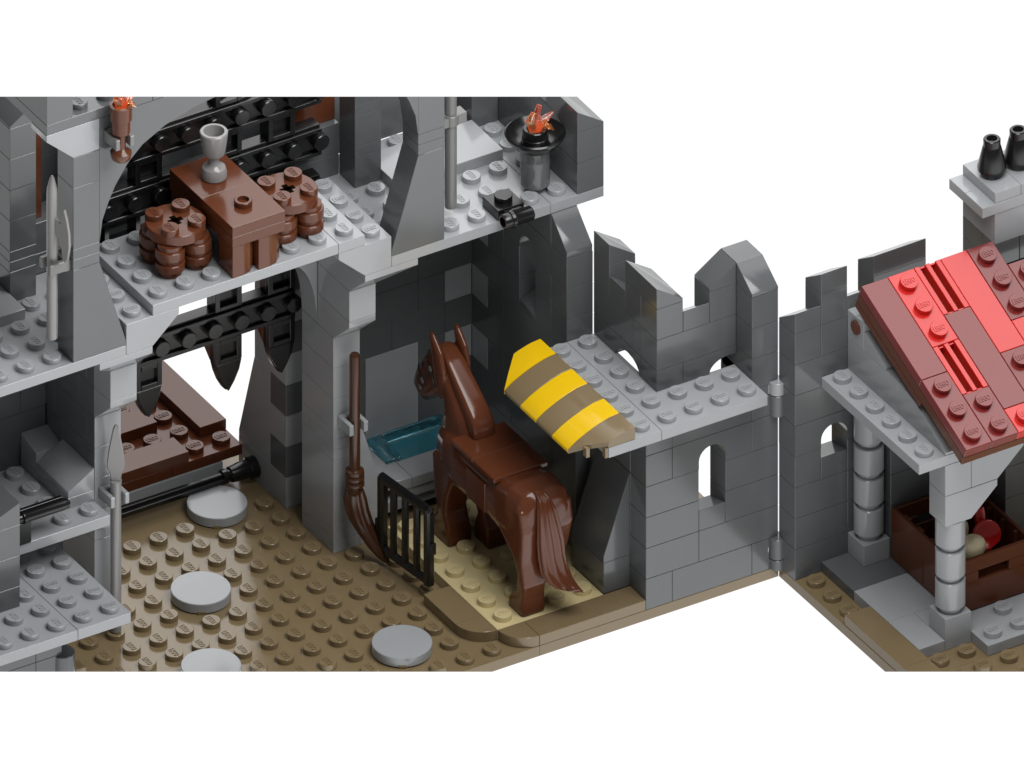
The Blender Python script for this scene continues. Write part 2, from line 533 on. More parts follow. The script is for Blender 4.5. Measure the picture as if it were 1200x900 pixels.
# ------------------------------------------------------------------ gatehouse
t = T('gatehouse', 'large grey castle gatehouse with high arch, studded floors and open horse stall below', 'castle', (-8, 8, 0))
# pillars with corbels
for sx, cuts in ((-7, 1), (-16, -1)):
    g = G(); x0, x1 = sx, sx+1
    for z0, z1 in ((0, .4), (.4, .8), (.8, 1.2), (1.2, 4.8-1.2), (3.6, 4.0), (4.0, 4.4), (4.4, 4.8), (4.8, 6.0), (6.0, 7.2), (7.2, 8.4)):
        g.box(x0, x1, 8, 10, z0, z1, 0.012, 0.003)
    # first corbel 8.4 - 9.6
    g.prism([(8, 8.403), (10, 8.403), (10, 9.597), (7.006, 9.597), (7.006, 9.35)], 'x', x0+.003, x1-.003, .012)
    g.box(x0, x1, 7, 10, 9.6, 10.8, 0.012, 0.003)
    # second corbel flares sideways too
    ax0, ax1 = (x0, x1+1) if cuts == 1 else (x0-1, x1)
    g.hexa([(x0+.004, 7.01, 10.803), (x1-.004, 7.01, 10.803), (x1-.004, 10, 10.803), (x0+.004, 10, 10.803),
            (ax0+.004, 6.006, 11.75), (ax1-.004, 6.006, 11.75), (ax1-.004, 10, 11.75), (ax0+.004, 10, 11.75)], 0.008)
    g.box(ax0, ax1, 6, 10, 11.75, 12, 0.01, 0.004)
    t.part('gate_pillar', g, 'lgray')
    # wedge bracket under the raised floor
    g = G(); f = (lambda x: x) if cuts == 1 else (lambda x: -23+1+ -x + 0) 
    if cuts == 1: P = [(-6.006, 12.004), (-7, 12.004), (-7.99, 12.95), (-7.99, 13.196), (-6.006, 13.196)]
    else: P = [(-15.994, 12.004), (-15.02, 12.004), (-14.01, 12.95), (-14.01, 13.196), (-15.994, 13.196)]
    g.prism(P, 'y', 6.006, 10, 0.012)
    xs = -6.5 if cuts == 1 else -15.5
    g.studs([xs], [6.5, 7.5, 8.5, 9.5], 13.2, 0)
    t.part('bracket', g, 'lgray')
    # haunch of the low arch between the pillars
    g = G()
    if cuts == 1:
        arc = [(-7.02-0.98*(math.sin(a)), 8.45+2.6*(1-math.cos(a))**0.9) for a in [math.pi/2*i/8 for i in range(9)]]
        P = [(-7.02, 8.45)]+[(-7.02-0.98*(1-math.cos(math.pi/2*i/8)), 8.45+2.5*math.sin(math.pi/2*i/8)) for i in range(1, 9)]+[(-7.99, 12), (-7.02, 12)]
    else:
        P = [(-14.98, 8.45)]+[(-14.98+0.98*(1-math.cos(math.pi/2*i/8)), 8.45+2.5*math.sin(math.pi/2*i/8)) for i in range(1, 9)]+[(-14.01, 12), (-14.98, 12)]
    g.prism(P, 'y', 9.0, 9.98, 0.01); t.part('arch_haunch', g, 'lgray')
g = G(); g.box(-6, -5, 8, 10, 0, 1.2)
g.prism([(-5.99, 1.204), (-5.01, 1.204), (-5.01, 1.45), (-5.99, 4.8)], 'y', 8.006, 9.994); t.part('buttress', g, 'lgray')
# gate jambs
for k in range(10):
    z = 1.2*k
    for sgn, xx in ((1, -7), (-1, -15)):
        g = G()
        a, b = (xx, xx+1) if sgn == 1 else (xx-1, xx)
        g.box(a, b, 11, 12, z, z+1.2)
        t.part('quoin', g, 'dgray' if k % 2 else 'lgray')
for sgn in (1, -1):
    g = G(); a, b = (-7, -6) if sgn == 1 else (-16, -15)
    g.box(a, b, 12, 14, 0, 1.2)
    g.prism([(12.0, 1.204), (13.99, 1.204), (13.99, 1.4), (13.01, 4.8), (12.0, 4.8)], 'x', a+.006, b-.006)
    for k in range(4, 10): g.box(a, b, 12, 13, 1.2*k, 1.2*k+1.2)
    t.part('gate_buttress', g, 'lgray')
# stall back wall y 11..12
g = G(); gl = G()
rows = {0: [-6, -4, -2, 0, 1], 1: [-6, -3, -1, 1], 2: [-6, -4, -2, 0, 1], 3: [-6, -4, -2, -1], 4: [-6, -3, -1, 1], 5: [-6, -4, -2, -1], 6: [-6, -4.95, -2, 1], 7: [-6, -4.95, -2, -1], 8: [-6, -3, 1], 9: [-6, -4, -1, 1]}
for k, cuts in rows.items():
    if k in (1, 2, 3):
        cuts = [c for c in cuts if c <= -4]+[None]+[-2]+[c for c in cuts if c > -2]
        if k == 3: cuts = [-6, -4, None, -2, -1]
    row(g, 'x', 11, 1, 1.2*k, 1.2*k+1.2, cuts)
for k in (3, 5, 7): g.box(0, 1, 11, 12, 1.2*k, 1.2*k+1.2)
t.part('back_wall', g, 'dgray')
for k in (3, 5, 7):
    gl = G(); gl.box(-1, 0, 11, 12, 1.2*k, 1.2*k+1.2); t.part('pale_stone', gl, 'lgray')
gl = G(); gl.box(-4, -2, 11, 12, 1.2, 4.8); t.part('pale_panel', gl, 'lgray')
# stall right wall x 0..1
g = G(); gl = G()
for k in range(10):
    z = 1.2*k
    if k in (3, 5, 7):
        gl = G(); gl.box(0, 1, 10, 11, z, z+1.2); t.part('pale_stone', gl, 'lgray'); hi = 10
    else: hi = 11
    j = [6, 7.5, 9] if k % 2 else [6, 8.5]
    if k < 9:
        c = [6]+[q for q in j[1:] if not (6.8 < q < 8.2)]+[hi]
        if 6 <= k <= 7:
            row(g, 'y', 0, 1, z, z+1.2, [6, 7]); row(g, 'y', 0, 1, z, z+1.2, [8, 9, hi])
        elif k == 8:
            arch_y(g, 0, 1, 6, 9, z, z+1.2, 7, 8, 9.7); g.box(0, 1, 9, hi, z, z+1.2)
        else: row(g, 'y', 0, 1, z, z+1.2, c)
        g.box(0, 0.995, 5, 6, z, z+1.2)
    else:
        row(g, 'y', 0, 1, z, z+1.2, [6, 8, hi])
g.prism([(5.006, 10.804), (6, 10.804), (6, 12), (5.97, 12), (5.006, 11.05)], 'x', 0.006, 0.97)
h = G(); wedge(g, 0, 1, 7, 8, 7.2, 'x1', 0.8, 0.3)
t.part('tower_wall', g, 'dgray')
# lower left walls
g = G()
for k in range(4, 10):
    z = 1.2*k+0.4 if False else 1.2*k
    row(g, 'x', 11, 1, z, z+1.2, [-34, -27, -22, -18.5, -16.05] if k % 2 else [-34, -25, -20, -17, -16.05])  # courses run on out of view to cut light from the left
    row(g, 'y', -16, 1, z, z+1.2, [10, 11])
t.part('back_wall', g, 'dgray')
g = G()
for k in range(5, 10):
    z = 1.2*k
    if k < 9: row(g, 'y', -16.02, 0.1, z, z+1.2, [8.0, 9, 10, 11] if k % 2 else [8.0, 8.5, 10.5, 11])
t.part('side_wall', g, 'dgray')
g = G(); wedge(g, -17, -16, 8, 10, 5.6, 'x1', 0.85, 0.25); g.box(-17, -16, 8, 10, 5.2, 5.6); g.box(-17, -16, 10, 11, 5.2, 5.6); wedge(g, -17, -16, 10, 11, 5.6, 'y1', .85, .6)
t.part('ledge', g, 'lgray')
g = G(); g.box(-34, -16, 7, 11, 4.8, 5.2); g.box(-34, -33, 7, 11, 5.2, 12)  # overlong floor and unseen end wall added to block light from the left
g.studs([-16.5, -17.5], [7.5], 5.2, YM); g.studs([-17.5, -18.5, -19.5], [8.5, 9.5, 10.5], 5.2, YM)
t.part('lower_floor', g, 'lgray')
# upper floors
g = G(); g.box(-34, -16, 6, 11, 12, 12.4)  # floor lengthened out of view to dim the space below
for x in fr_(-21.5, -16): 
    for y in (6.5, 7.5, 8.5, 9.5, 10.5):
        if (x < -18 and y > 9) or (x > -17 and y < 7) or (-18 < x < -17 and y < 7): continue
        if x > -18 and y > 10: continue
        g.stud(x, y, 12.4, YM)
t.part('left_floor', g, 'lgray')
g = G(); g.box(-26, -18, 9, 11, 12.4, 12.8); t.part('floor_tile', g, 'lgray')
g = G(); g.box(-15, -8, 6, 10, 13.2, 13.6); g.box(-8, -7, 6, 10, 13.2, 13.6)
for x in fr_(-14.5, -6.6):
    for y in (6.5, 7.5, 8.5, 9.5):
        if -12 < x < -10: continue
        g.stud(x, y, 13.6, YM)
t.part('raised_floor', g, 'lgray')
g = G(); g.box(-6, 0, 6, 12, 12, 12.4); g.box(0, 2, 6, 12, 12, 12.4)
for x in fr_(-5.5, 2):
    for y in (6.5, 7.5, 8.5, 9.5, 10.5, 11.5):
        if (-6 < x < -4 and y < 7) or (x > 1) or (-4 < x < 0 and 9 < y < 11) or (x < -4 and y > 10): continue
        if abs(x) < 1 and 6 < y < 8 and not (x > 0 and y < 7) and not (x < 0 and y < 7): continue
        if x == -1.5 and y == 6.5: continue
        g.stud(x, y, 12.4, YM)
t.part('right_floor', g, 'lgray')
g = G(); g.box(-4, 0, 9, 11, 12.4, 12.8); t.part('floor_tile', g, 'lgray')
# upper columns and great arch
for sx in (-18, -5):
    g = G(); e = 0.005
    if sx == -18: P = [(-18+e, 12.404), (-16-e, 12.404), (-16-e, 12.6), (-17-e, 16), (-18+e, 16)]
    else: P = [(-4-e, 12.404), (-6+e, 12.404), (-6+e, 12.6), (-5+e, 16), (-4-e, 16)]
    g.prism(P, 'y', 6.005, 6.995, 0.014)
    g.box(sx, sx+1, 6, 7, 16, 16.4, .012, .003); g.box(sx, sx+1, 6, 7, 16.4, 16.8, .012, .003)
    if sx == -18:
        g.box(-18, -17, 6, 7, 16.8, 19.2, .012, .003); g.box(-18, -17, 6, 7, 19.2, 20.4, .012, .003)
    t.part('column', g, 'dgray')
half = [(-17, 16.82), (-16.9, 17.6), (-16.68, 18.2), (-16.42, 18.77), (-15.94, 19.50), (-15.39, 20.03), (-14.52, 20.5), (-13.43, 20.82), (-12.4, 20.98), (-11, 21.05)]
full = half+[(-22-x, z) for x, z in half[-2::-1]]
g = G()
top = 22.0
vs, fs = [], []
n = len(full)
for y in (6.006, 6.994):
    for x, z in full: vs.append((x, y, z))
    for x, z in full: vs.append((x, y, 21.594))
    # flanks
N = 2*n
for q in (0, 1):
    for i in range(n-1):
        f = (q*N+i, q*N+i+1, q*N+n+i+1, q*N+n+i); fs.append(f if q == 0 else f[::-1])
for i in range(n-1):
    fs.append((i, i+N, i+1+N, i+1)); fs.append((n+i, n+i+1, n+i+1+N, n+i+N))
fs.append((0, n, n+N, N)); fs.append((n-1, N+n-1, N+2*n-1, 2*n-1))
g.add(vs, fs)
t.part('great_arch', g, 'dgray', smooth=25)
g = G(); g.box(-5, -4, 6, 7, 16.8, 21.6, .012, .003); t.part('arch_pier', g, 'dgray')
g = G(); g.prism([(-18, 20.404), (-17.006, 20.404), (-17.006, 21.594), (-19, 21.594), (-19, 21.35)], 'y', 6.006, 6.994, .012); t.part('bracket', g, 'lgray')
g = G(); g.box(-19, -15, 6, 9, 21.6, 22); g.box(-15, -12, 6, 7, 21.2+.4, 22); 
g.box(-19, -18, 6, 10, 22, 24); g.studs([-17.5, -16.5, -15.5], [6.5, 7.5, 8.5], 22, YM)
t.part('upper_ledge', g, 'dgray')
# towers behind
g = G()
for z0, z1 in ((12.4, 13.6), (13.6, 14), (14, 14.4), (14.4, 15.6), (15.6, 16.8), (16.8, 18.0), (18.0, 19.2)):
    g.box(-18, -17, 10, 10.98, z0, z1); g.box(-18, -17, 11, 14, z0, z1)
wedge(g, -18, -17, 10, 14, 19.2, 'x1', 0.75, 0.1)
t.part('left_tower', g, 'dgray')
g = G()
for a_ in (-17, -7):
    g = G()
    for z0, z1 in ((12.4, 13.2), (13.2, 14.4)): g.box(a_, a_+2, 11, 12, z0, z1)
    t.part('low_wall', g, 'dgray')
g = G()
zz = 12.4
for i, h in enumerate((1.2, .4, 1.2, .4, .4, 1.2, .4, 1.2, 1.2)):
    g.box(-5, -4, 10, 11, zz, zz+h); zz += h
for k in range(5):
    row(g, 'x', 12, 1, 12.4+1.2*k, 13.6+1.2*k, [-5, -2, 2] if k % 2 else [-5, -3.5, 0, 2])
t.part('rear_wall', g, 'dgray')
g = G()
row(g, 'x', 12.2, .8, 11.2, 12.4, [-16, -11, -5])
g.box(-15, -7, 11.1, 12.2, 11.3, 12.3)  # unseen slab added to block overhead light from the gate floor
for k in range(8):
    row(g, 'x', 12.2, .8, 12.4+1.2*k, 13.6+1.2*k, [-16, -13, -9, -5] if k % 2 else [-16, -14.5, -11, -7, -5])
t.part('rear_wall', g, 'dgray')
for x0, x1 in ((-16.45, -16.05), (-7, -5.0)):
    g = G(); g.box(x0, x1, 11.25, 11.7, 14.4, 20); t.part('timber_panel', g, 'brown')
# right upper tower wall
g = G()
for k in range(2):
    z = 12.4+1.2*k
    row(g, 'y', 1, 1, z, z+1.2, [6, 7.3, 9, 12] if k else [6, 8, 10, 12])
g.box(0, 1, 11, 12, 12.4, 17)
g.box(1, 2, 9, 12, 14.8, 16)
t.part('tower_parapet', g, 'dgray')
g = G(); wedge(g, 1, 2, 6, 8, 14.8, 'x0'); t.part('coping', g, 'dgray')
g = G(); wedge(g, 1, 2, 8, 9, 14.8-.0, 'x1', 0.5, 0.05); t.part('coping', g, 'dgray')
# clips
def clip(t, x, y, z, d, mt='lgray'):
    """U clip on a wall face, jaws opening towards d ('y-' or 'x-')"""
    g = G()
    if d == 'y-':
        g.box(x-0.35, x+0.35, y+0.28, y+0.5, z-0.22, z+0.22, .02, 0)
        for s in (-1, 1): g.box(x+s*0.27-.08, x+s*0.27+.08, y-0.28, y+0.32, z-0.2, z+0.2, .02, 0)
    else:
        g.box(x+0.28, x+0.5, y-0.35, y+0.35, z-0.22, z+0.22, .02, 0)
        for s in (-1, 1): g.box(x-0.28, x+0.32, y+s*0.27-.08, y+s*0.27+.08, z-0.2, z+0.2, .02, 0)
    t.part('clip', g, mt)
clip(t, -6.5, 7.5, 5.15, 'y-'); clip(t, -15.5, 7.5, 5.45, 'y-'); clip(t, -18.5, 6.5, 16.15, 'x-', 'pearl'); clip(t, -16.5, 5.5, 20.9, 'y-', 'pearl')
gatehouse = t

# portcullis
t = T('portcullis', 'black studded portcullis with pointed feet hanging in the gate arch', 'portcullis', (-11, 10.7, 5.8))
for zc in (8.45, 10.45, 12.45, 14.42, 16.45, 18.45, 20.45):
    g = G(); x0, x1 = -15, (-7 if zc < 12 else -6)
    g.box(x0, x1, 10.52, 11.0, zc-0.56, zc+0.56)
    g.box(x0, x1, 10.4, 10.52, zc-0.58, zc-0.42, .015, 0); g.box(x0, x1, 10.4, 10.52, zc+0.3, zc+0.46, .015, 0)
    g.box(x0, x0+0.15, 10.4, 10.52, zc-.42, zc+.3, .01, 0); g.box(x1-.15, x1, 10.4, 10.52, zc-.42, zc+.3, .01, 0)
    for i in range(9 if zc > 12 else 8):
        x = -14.1+i*1.0
        if x < x1: g.lathe([(0.29, 0), (0.29, -0.26), (0.265, -0.29)], (x, 10.5, zc), 'y', 20)
    t.part('crossbar', g, 'black')
for x0 in (-15, -13, -10, -8):
    for zc in (8.45, 10.45, 12.45, 14.42, 16.45, 18.45):
        g = G()
        za, zb = zc+0.56, zc+1.46
        g.box(x0, x0+1, 10.62, 11.0, za, zb)
        g.box(x0, x0+.18, 10.42, 10.62, za, zb, .015, 0); g.box(x0+.82, x0+1, 10.42, 10.62, za, zb, .015, 0)
        g.box(x0+.18, x0+.82, 10.42, 10.62, za, za+.15, .015, 0); g.box(x0+.18, x0+.82, 10.42, 10.62, zb-.15, zb, .015, 0)
        t.part('upright', g, 'black')
    g = G()
    L = [(0, 7.87), (0, 6.95), (0.08, 6.6), (0.22, 6.2), (0.4, 5.86), (0.5, 5.76)]
    P = [(x0+.012+a*0.976, z) for a, z in L]+[(x0+.988-a*0.976, z) for a, z in L[-2::-1]]
    g.prism(P, 'y', 10.56, 10.8, 0.02)
    P2 = lambda k: [(x0+0.5+(p[0]-x0-.5)*k, 6.95+(p[1]-6.95)*(k if p[1] < 6.95 else 1)) for p in P]
    # raised rim with the square socket
    g.box(x0, x0+.2, 10.4, 10.56, 6.95, 7.87, .015, 0.01); g.box(x0+.8, x0+1, 10.4, 10.56, 6.95, 7.87, .015, 0.01)
    g.box(x0+.2, x0+.8, 10.4, 10.56, 6.95, 7.12, .015, 0); g.box(x0+.2, x0+.8, 10.4, 10.56, 7.68, 7.87, .015, 0)
    g.prism([(x0+.012, 6.95), (x0+.99, 6.95), (x0+.9, 6.55), (x0+.72, 6.15), (x0+.5, 5.8), (x0+.28, 6.15), (x0+.1, 6.55)], 'y', 10.4, 10.56, 0.03)
    t.part('spike', g, 'black', label='pointed foot of the portcullis')
    g = G(); g.prism([(10.82, 7.87), (11.2, 7.87), (11.2, 7.3), (10.82, 6.95)], 'x', x0+.02, x0+.98, .01); g.prism([(11.22, 7.87), (11.5, 7.87), (11.5, 7.5), (11.22, 7.3)], 'x', x0+.02, x0+.98, .01)
    t.part('rear_plate', g, 'brown')

# ------------------------------------------------------------------ drawbridge
t = T('drawbridge', 'reddish brown lowered drawbridge with loose planks seen through the gate', 'drawbridge', (-11, 17, 0.75))
g = G(); g.box(-15.15, -9.8, 13.5, 24.5, 0.75, 1.15); g.box(-9.8, -7.15, 13.5, 24.5, 0.75, 1.15)
for x in (-7.65, -8.65, -9.65, -10.65, -11.65, -12.65):
    for y in range(14, 24):
        if x == -7.65 and y > 14: continue
        if x < -9 and y % 2 == 0: continue
        g.stud(x, y, 1.15, 0)
t.part('deck', g, 'brown')
for (a, b, c, d) in ((-15.15, -9.15, 13.5, 14.5), (-15.15, -9.15, 15.5, 16.5), (-15.15, -9.15, 17.5, 18.5), (-15.15, -9.15, 19.5, 20.5), (-8.15, -7.15, 14.5, 24)):
    g = G(); g.box(a, b, c, d, 1.15, 1.55); t.part('plank', g, 'brown')
t = T('roller', 'black axle lying across the gate floor in front of the drawbridge', 'axle', (-11, 12.95, .66))
g = G()
for k in range(4):
    mm = Matrix.Translation((0, 12.95, .5)) @ Matrix.Rotation(k*math.pi/2, 4, 'X')
    g.box(-15, -8.1, -0.08, 0.08, 0.0, 0.21, .02, 0, mm)
t.part('axle', g, 'black')
g = G(); g.lathe([(0.16, -8.3), (0.25, -8.25), (0.25, -8.1), (0.2, -8.05), (0.2, -8.0), (0.27, -7.95), (0.32, -7.6), (0.32, -7.3), (0.38, -7.26), (0.38, -7.02)], (0, 12.95, .55), 'x', 24)
t.part('end_cap', g, 'black')
g = G(); g.box(-15, -7.9, 13.45, 13.7, 0.05, 0.75); single('threshold', g, 'lgray', 'low grey sill bar between the axle and the drawbridge planks', 'sill', (-11, 13.3, 0))

# ------------------------------------------------------------------ water trough
t = T('water_trough', 'grey stone ledge with clear blue water panes behind the horse', 'trough', (-3, 9.5, 0.4))
g = G(); g.box(-4, 0, 8.6, 11, 0.4, 0.8); g.box(-5, -4, 8.6, 11, 0.4, 0.8); g.box(-4, 0, 8.5, 11, 0.8, 1.2)
g.box(-3.75, 0, 8.45, 9.5, 1.2, 1.6); g.box(-3.75, 0, 9.5, 11, 1.2, 1.35)
g.prism([(-3.76, 8.46), (-4.25, 8.5), (-4.6, 8.75), (-4.8, 9.2), (-4.8, 10.99), (-3.76, 10.99)], 'z', 1.2, 1.6)
t.part('ledge', g, 'lgray')
g = G(); g.prism([(-4.1, 1.61), (-3.6, 1.61), (-3.45, 1.66), (-3.55, 1.8), (-4.1, 1.68)], 'y', 9.5, 10.95, .02); t.part('rim', g, 'blue')
g = G(); g.box(-3.45, -1.15, 10.75, 10.97, 1.4, 1.78, .05, 0); t.part('rim', g, 'blue')
g = G(); g.box(-1.35, -1.1, 9.5, 10.75, 1.4, 1.78, .05, 0); t.part('rim', g, 'blue')
g = G(); g.box(-3.5, -1.36, 9.52, 10.74, 1.36, 1.42, .02, 0); t.part('water', g, 'blue')

# ------------------------------------------------------------------ table, stools, goblet
t = T('table', 'reddish brown tall table with stud in its top, on the raised floor', 'table', (-11, 8, 13.6))
g = G(); g.box(-12, -10, 6, 8, 15.2, 15.6); g.box(-12, -10, 8, 10, 15.2, 15.6)
g.lathe([(0.3, 0), (0.3, .18), (0.28, .2), (0.2, .2), (0.2, .05)], (-11, 7, 15.6)); t.part('top', g, 'brown')
g = G(); g.box(-12, -10, 6, 10, 14.8, 15.2); t.part('rail', g, 'brown')
for y in (6, 9):
    for x in (-11.98, -11.0):
        g = G(); g.prism([(x, y+.02), (x+.35, y+.02-.0), (x+.7, y+.1), (x+.97, y+.35), (x+.97, y+.9), (x, y+.9)], 'z', 13.6, 14.8, .01)
        t.part('leg', g, 'brown')
lab = ['round reddish brown four studded stool left of the table', 'round reddish brown four studded stool right of the table, partly behind its top']
for i, (cx, cy) in enumerate(((-13.05, 7.85), (-9.0, 7.55))):
    t = T('stool', lab[i], 'stool', (cx, cy, 13.6), group='round stools at the table')
    g = G(); g.lathe([(0.93, 14.8), (0.985, 14.84), (0.985, 15.17), (0.96, 15.2)], (cx, cy, 0), n=40)
    for a in (-.5, .5):
        for b in (-.5, .5): g.stud(cx+a, cy+b, 15.2, YM)
    t.part('seat', g, 'brown')
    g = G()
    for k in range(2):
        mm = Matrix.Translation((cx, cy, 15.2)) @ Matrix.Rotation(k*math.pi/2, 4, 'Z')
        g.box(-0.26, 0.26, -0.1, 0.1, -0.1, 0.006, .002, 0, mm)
    t.part('axle_hole', g, 'hole')  # black cross set flush, no recess: the shade is in the colour
    for a in (-.5, .5):
        for b in (-.5, .5):
            g = G(); c = (cx+a, cy+b, 13.6)
            g.lathe([(.37, 0.0), (.39, 0.02), (.41, .2), (.475, .22), (.495, .24), (.495, .50), (.475, .52), (.42, .53), (.43, .66), (.475, .68), (.495, .70), (.495, 1.0), (.475, 1.02), (.42, 1.03), (.42, 1.2)], c, n=24)
            t.part('leg', g, 'brown', smooth=22)
t = T('goblet', 'silver grey goblet standing on the brown table', 'goblet', (-11.0, 8.85, 15.6))
g = G(); c = (-11.0, 8.85, 15.6)
g.lathe([(r_*.94, h_*.96) for r_, h_ in ((.2, 0), (.42, 0.0), (.45, .04), (.45, .28), (.40, .42), (.24, .52), (.19, .6), (.19, .88), (.2, .9), (.36, .95), (.41, 1.08), (.49, 1.75), (.49, 1.84), (.46, 1.87), (.37, 1.87), (.35, 1.8), (.32, 1.45), (.0, 1.43))], c, n=32, closed=False)
t.part('cup', g, 'silver')

# ------------------------------------------------------------------ torch, brazier, weapons
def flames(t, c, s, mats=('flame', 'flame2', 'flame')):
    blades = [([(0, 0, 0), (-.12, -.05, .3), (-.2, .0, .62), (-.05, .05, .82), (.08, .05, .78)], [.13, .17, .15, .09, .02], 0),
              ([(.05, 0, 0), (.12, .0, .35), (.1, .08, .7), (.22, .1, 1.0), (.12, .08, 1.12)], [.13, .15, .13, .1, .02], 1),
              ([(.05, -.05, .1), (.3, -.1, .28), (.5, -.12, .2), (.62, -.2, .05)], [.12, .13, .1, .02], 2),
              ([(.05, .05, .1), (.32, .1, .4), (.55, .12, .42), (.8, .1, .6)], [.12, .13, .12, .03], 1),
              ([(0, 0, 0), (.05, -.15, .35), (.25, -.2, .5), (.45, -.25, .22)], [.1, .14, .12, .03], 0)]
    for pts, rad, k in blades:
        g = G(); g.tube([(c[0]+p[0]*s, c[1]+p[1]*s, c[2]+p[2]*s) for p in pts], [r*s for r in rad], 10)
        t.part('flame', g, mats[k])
t = T('wall_torch', 'reddish brown torch with clear orange flame clipped left of the high arch', 'torch', (-16.5, 5.5, 20))
g = G(); c = (-16.5, 5.5, 0)
g.lathe([(.24, 20.12), (.32, 20.2), (.35, 20.36), (.35, 20.44), (.2, 20.55), (.16, 20.6), (.16, 21.15), (.3, 21.2), (.31, 21.7), (.36, 21.72), (.37, 22.25), (.28, 22.27), (.26, 22.0), (0, 22.0)], c, n=24, closed=False)
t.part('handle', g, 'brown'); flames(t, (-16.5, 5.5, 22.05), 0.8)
t = T('fire_bowl', 'black dish with clear orange flame on a round dark grey pedestal', 'brazier', (0, 7, 12.4))
g = G(); c = (0, 7, 12.4)
g.lathe([(.3, 0), (.3, .2), (.44, .22), (.48, .27), (.48, 1.22), (.475, 1.24), (.48, 1.26), (.48, 1.6), (.46, 1.62)], c, n=32); t.part('pedestal', g, 'dgray')
g = G(); g.lathe([(.3, 1.6), (.5, 1.66), (.8, 1.85), (.97, 2.12), (1.0, 2.2), (.95, 2.24), (.75, 2.0), (.45, 1.88), (0, 1.86)], c, n=48, closed=False); t.part('dish', g, 'black')
g = G(); g.lathe([(.44, 1.86), (.44, 2.05), (.41, 2.07), (.41, 2.35), (.38, 2.38), (.28, 2.38), (.26, 2.1), (0, 2.1)], c, n=28, closed=False); t.part('burner', g, 'black')
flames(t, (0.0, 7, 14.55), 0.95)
# halberd
t = T('halberd', 'grey halberd clipped upright to the left column beside the wall torch', 'halberd', (-18.5, 6.5, 13.3))
g = G(); g.lathe([(.14, 13.25), (.18, 13.3), (.18, 18.9), (.17, 19.1), (.08, 19.5), (.03, 19.6)], (-18.5, 6.5, 0), n=16); t.part('shaft', g, 'silver')
g = G()
# blade lies in a vertical plane facing the viewer
bx = Matrix.Translation((-18.5, 6.5, 0)) @ Matrix.Rotation(R(-76), 4, 'Z')
P = [(.1, 18.1), (.25, 18.0), (.42, 17.95), (.5, 18.3), (.58, 18.55), (.7, 18.2), (.8, 17.7), (.82, 17.2), (.75, 16.7), (.62, 16.5), (.52, 16.62), (.46, 17.0), (.35, 17.3), (.1, 17.5)]
g.prism(P, 'y', -0.05, 0.05, 0.012, bx); t.part('blade', g, 'silver')
# spear
t = T('spear', 'grey spear with leaf shaped head clipped to the left gate pillar', 'spear', (-15.5, 7.5, 0))
g = G(); g.lathe([(.14, 0.2), (.18, .25), (.18, 5.9), (.2, 6.1)], (-15.5, 7.5, 0), n=16); t.part('shaft', g, 'silver')
g = G(); bx = Matrix.Translation((-15.5, 7.5, 0)) @ Matrix.Rotation(R(-31), 4, 'Z')
g.prism([(-.14, 6.0), (-.2, 6.4), (-.29, 6.65), (-.29, 6.85), (-.22, 7.4), (-.1, 8.1), (-.04, 8.26), (.04, 8.26), (.1, 8.1), (.22, 7.4), (.29, 6.85), (.29, 6.65), (.2, 6.4), (.14, 6.0)], 'y', -.07, .07, .03, bx)
t.part('head', g, 'silver')
# broom
t = T('broom', 'dark brown broom with curved bristles clipped to the right gate pillar', 'broom', (-6.5, 7.5, 0.2))
g = G(); g.lathe([(.14, 3.1), (.18, 3.15), (.18, 7.85), (.14, 7.92)], (-6.5, 7.5, 0), n=16); t.part('handle', g, 'dbrown')
g = G(); g.lathe([(.2, 3.45), (.3, 3.4), (.32, 3.3), (.28, 3.24), (.32, 3.18), (.32, 3.05), (.28, 3.0), (.32, 2.94), (.32, 2.82), (.26, 2.76), (.28, 2.6), (.25, 2.5)], (-6.5, 7.5, 0), n=20); t.part('binding', g, 'dbrown')
g = G(); secs = []
path = [((-6.5, 7.5, 2.66), .27, .22), ((-6.5, 7.48, 2.3), .36, .28), ((-6.46, 7.42, 1.9), .37, .29), ((-6.38, 7.3, 1.5), .36, .28), ((-6.25, 7.1, 1.1), .32, .25), ((-6.12, 6.85, .75), .3, .24), ((-6.0, 6.6, .4), .2, .16), ((-5.93, 6.45, .22), .1, .07)]
for (p, rx, ry) in path:
    ring = []
    for k in range(40):
        a = 2*math.pi*k/40; f = 1+0.07*math.cos(10*a)
        ring.append((p[0]+rx*f*math.cos(a)*.857-ry*f*math.sin(a)*-.51, p[1]-rx*f*math.cos(a)*.51+ry*f*math.sin(a)*.857, p[2]))
    secs.append(ring)
g.loft(secs); t.part('bristles', g, 'dbrown', smooth=50)

# stall gate (barred)
t = T('stall_gate', 'small black barred gate standing open beside the horse stall', 'gate', (-6, 5.2, 0.4))
a0, a1 = Vector((-5.95, 6.85, 0)), Vector((-5.62, 4.1, 0))
dr = (a1-a0).normalized(); L = (a1-a0).length
mm = Matrix(((dr.x, -dr.y, 0, a0.x), (dr.y, dr.x, 0, a0.y), (0, 0, 1, 0), (0, 0, 0, 1)))
def inmm(g, x0, x1, y0, y1, z0, z1, bv=.04): g.box(x0, x1, y0, y1, z0, z1, bv, 0, mm)
zb, zt = 0.45, 3.55
g = G(); inmm(g, 0, L, -.16, .16, zt-.38, zt, .12); t.part('rail', g, 'black')
g = G(); inmm(g, 0, L, -.13, .13, zb, zb+.34, .1); t.part('rail', g, 'black')
for i in range(5):
    x = (L-.32)*i/4; wv = .32 if i in (0, 4) else .28
    g = G(); inmm(g, x, x+wv, -.15 if i in (0, 4) else -.1, .15 if i in (0, 4) else .1, zb, zt-.1, .07); t.part('bar', g, 'black')
g = G(); inmm(g, L, L+.1, -.12, .12, 1.75, 2.2, .03); t.part('latch', g, 'black')
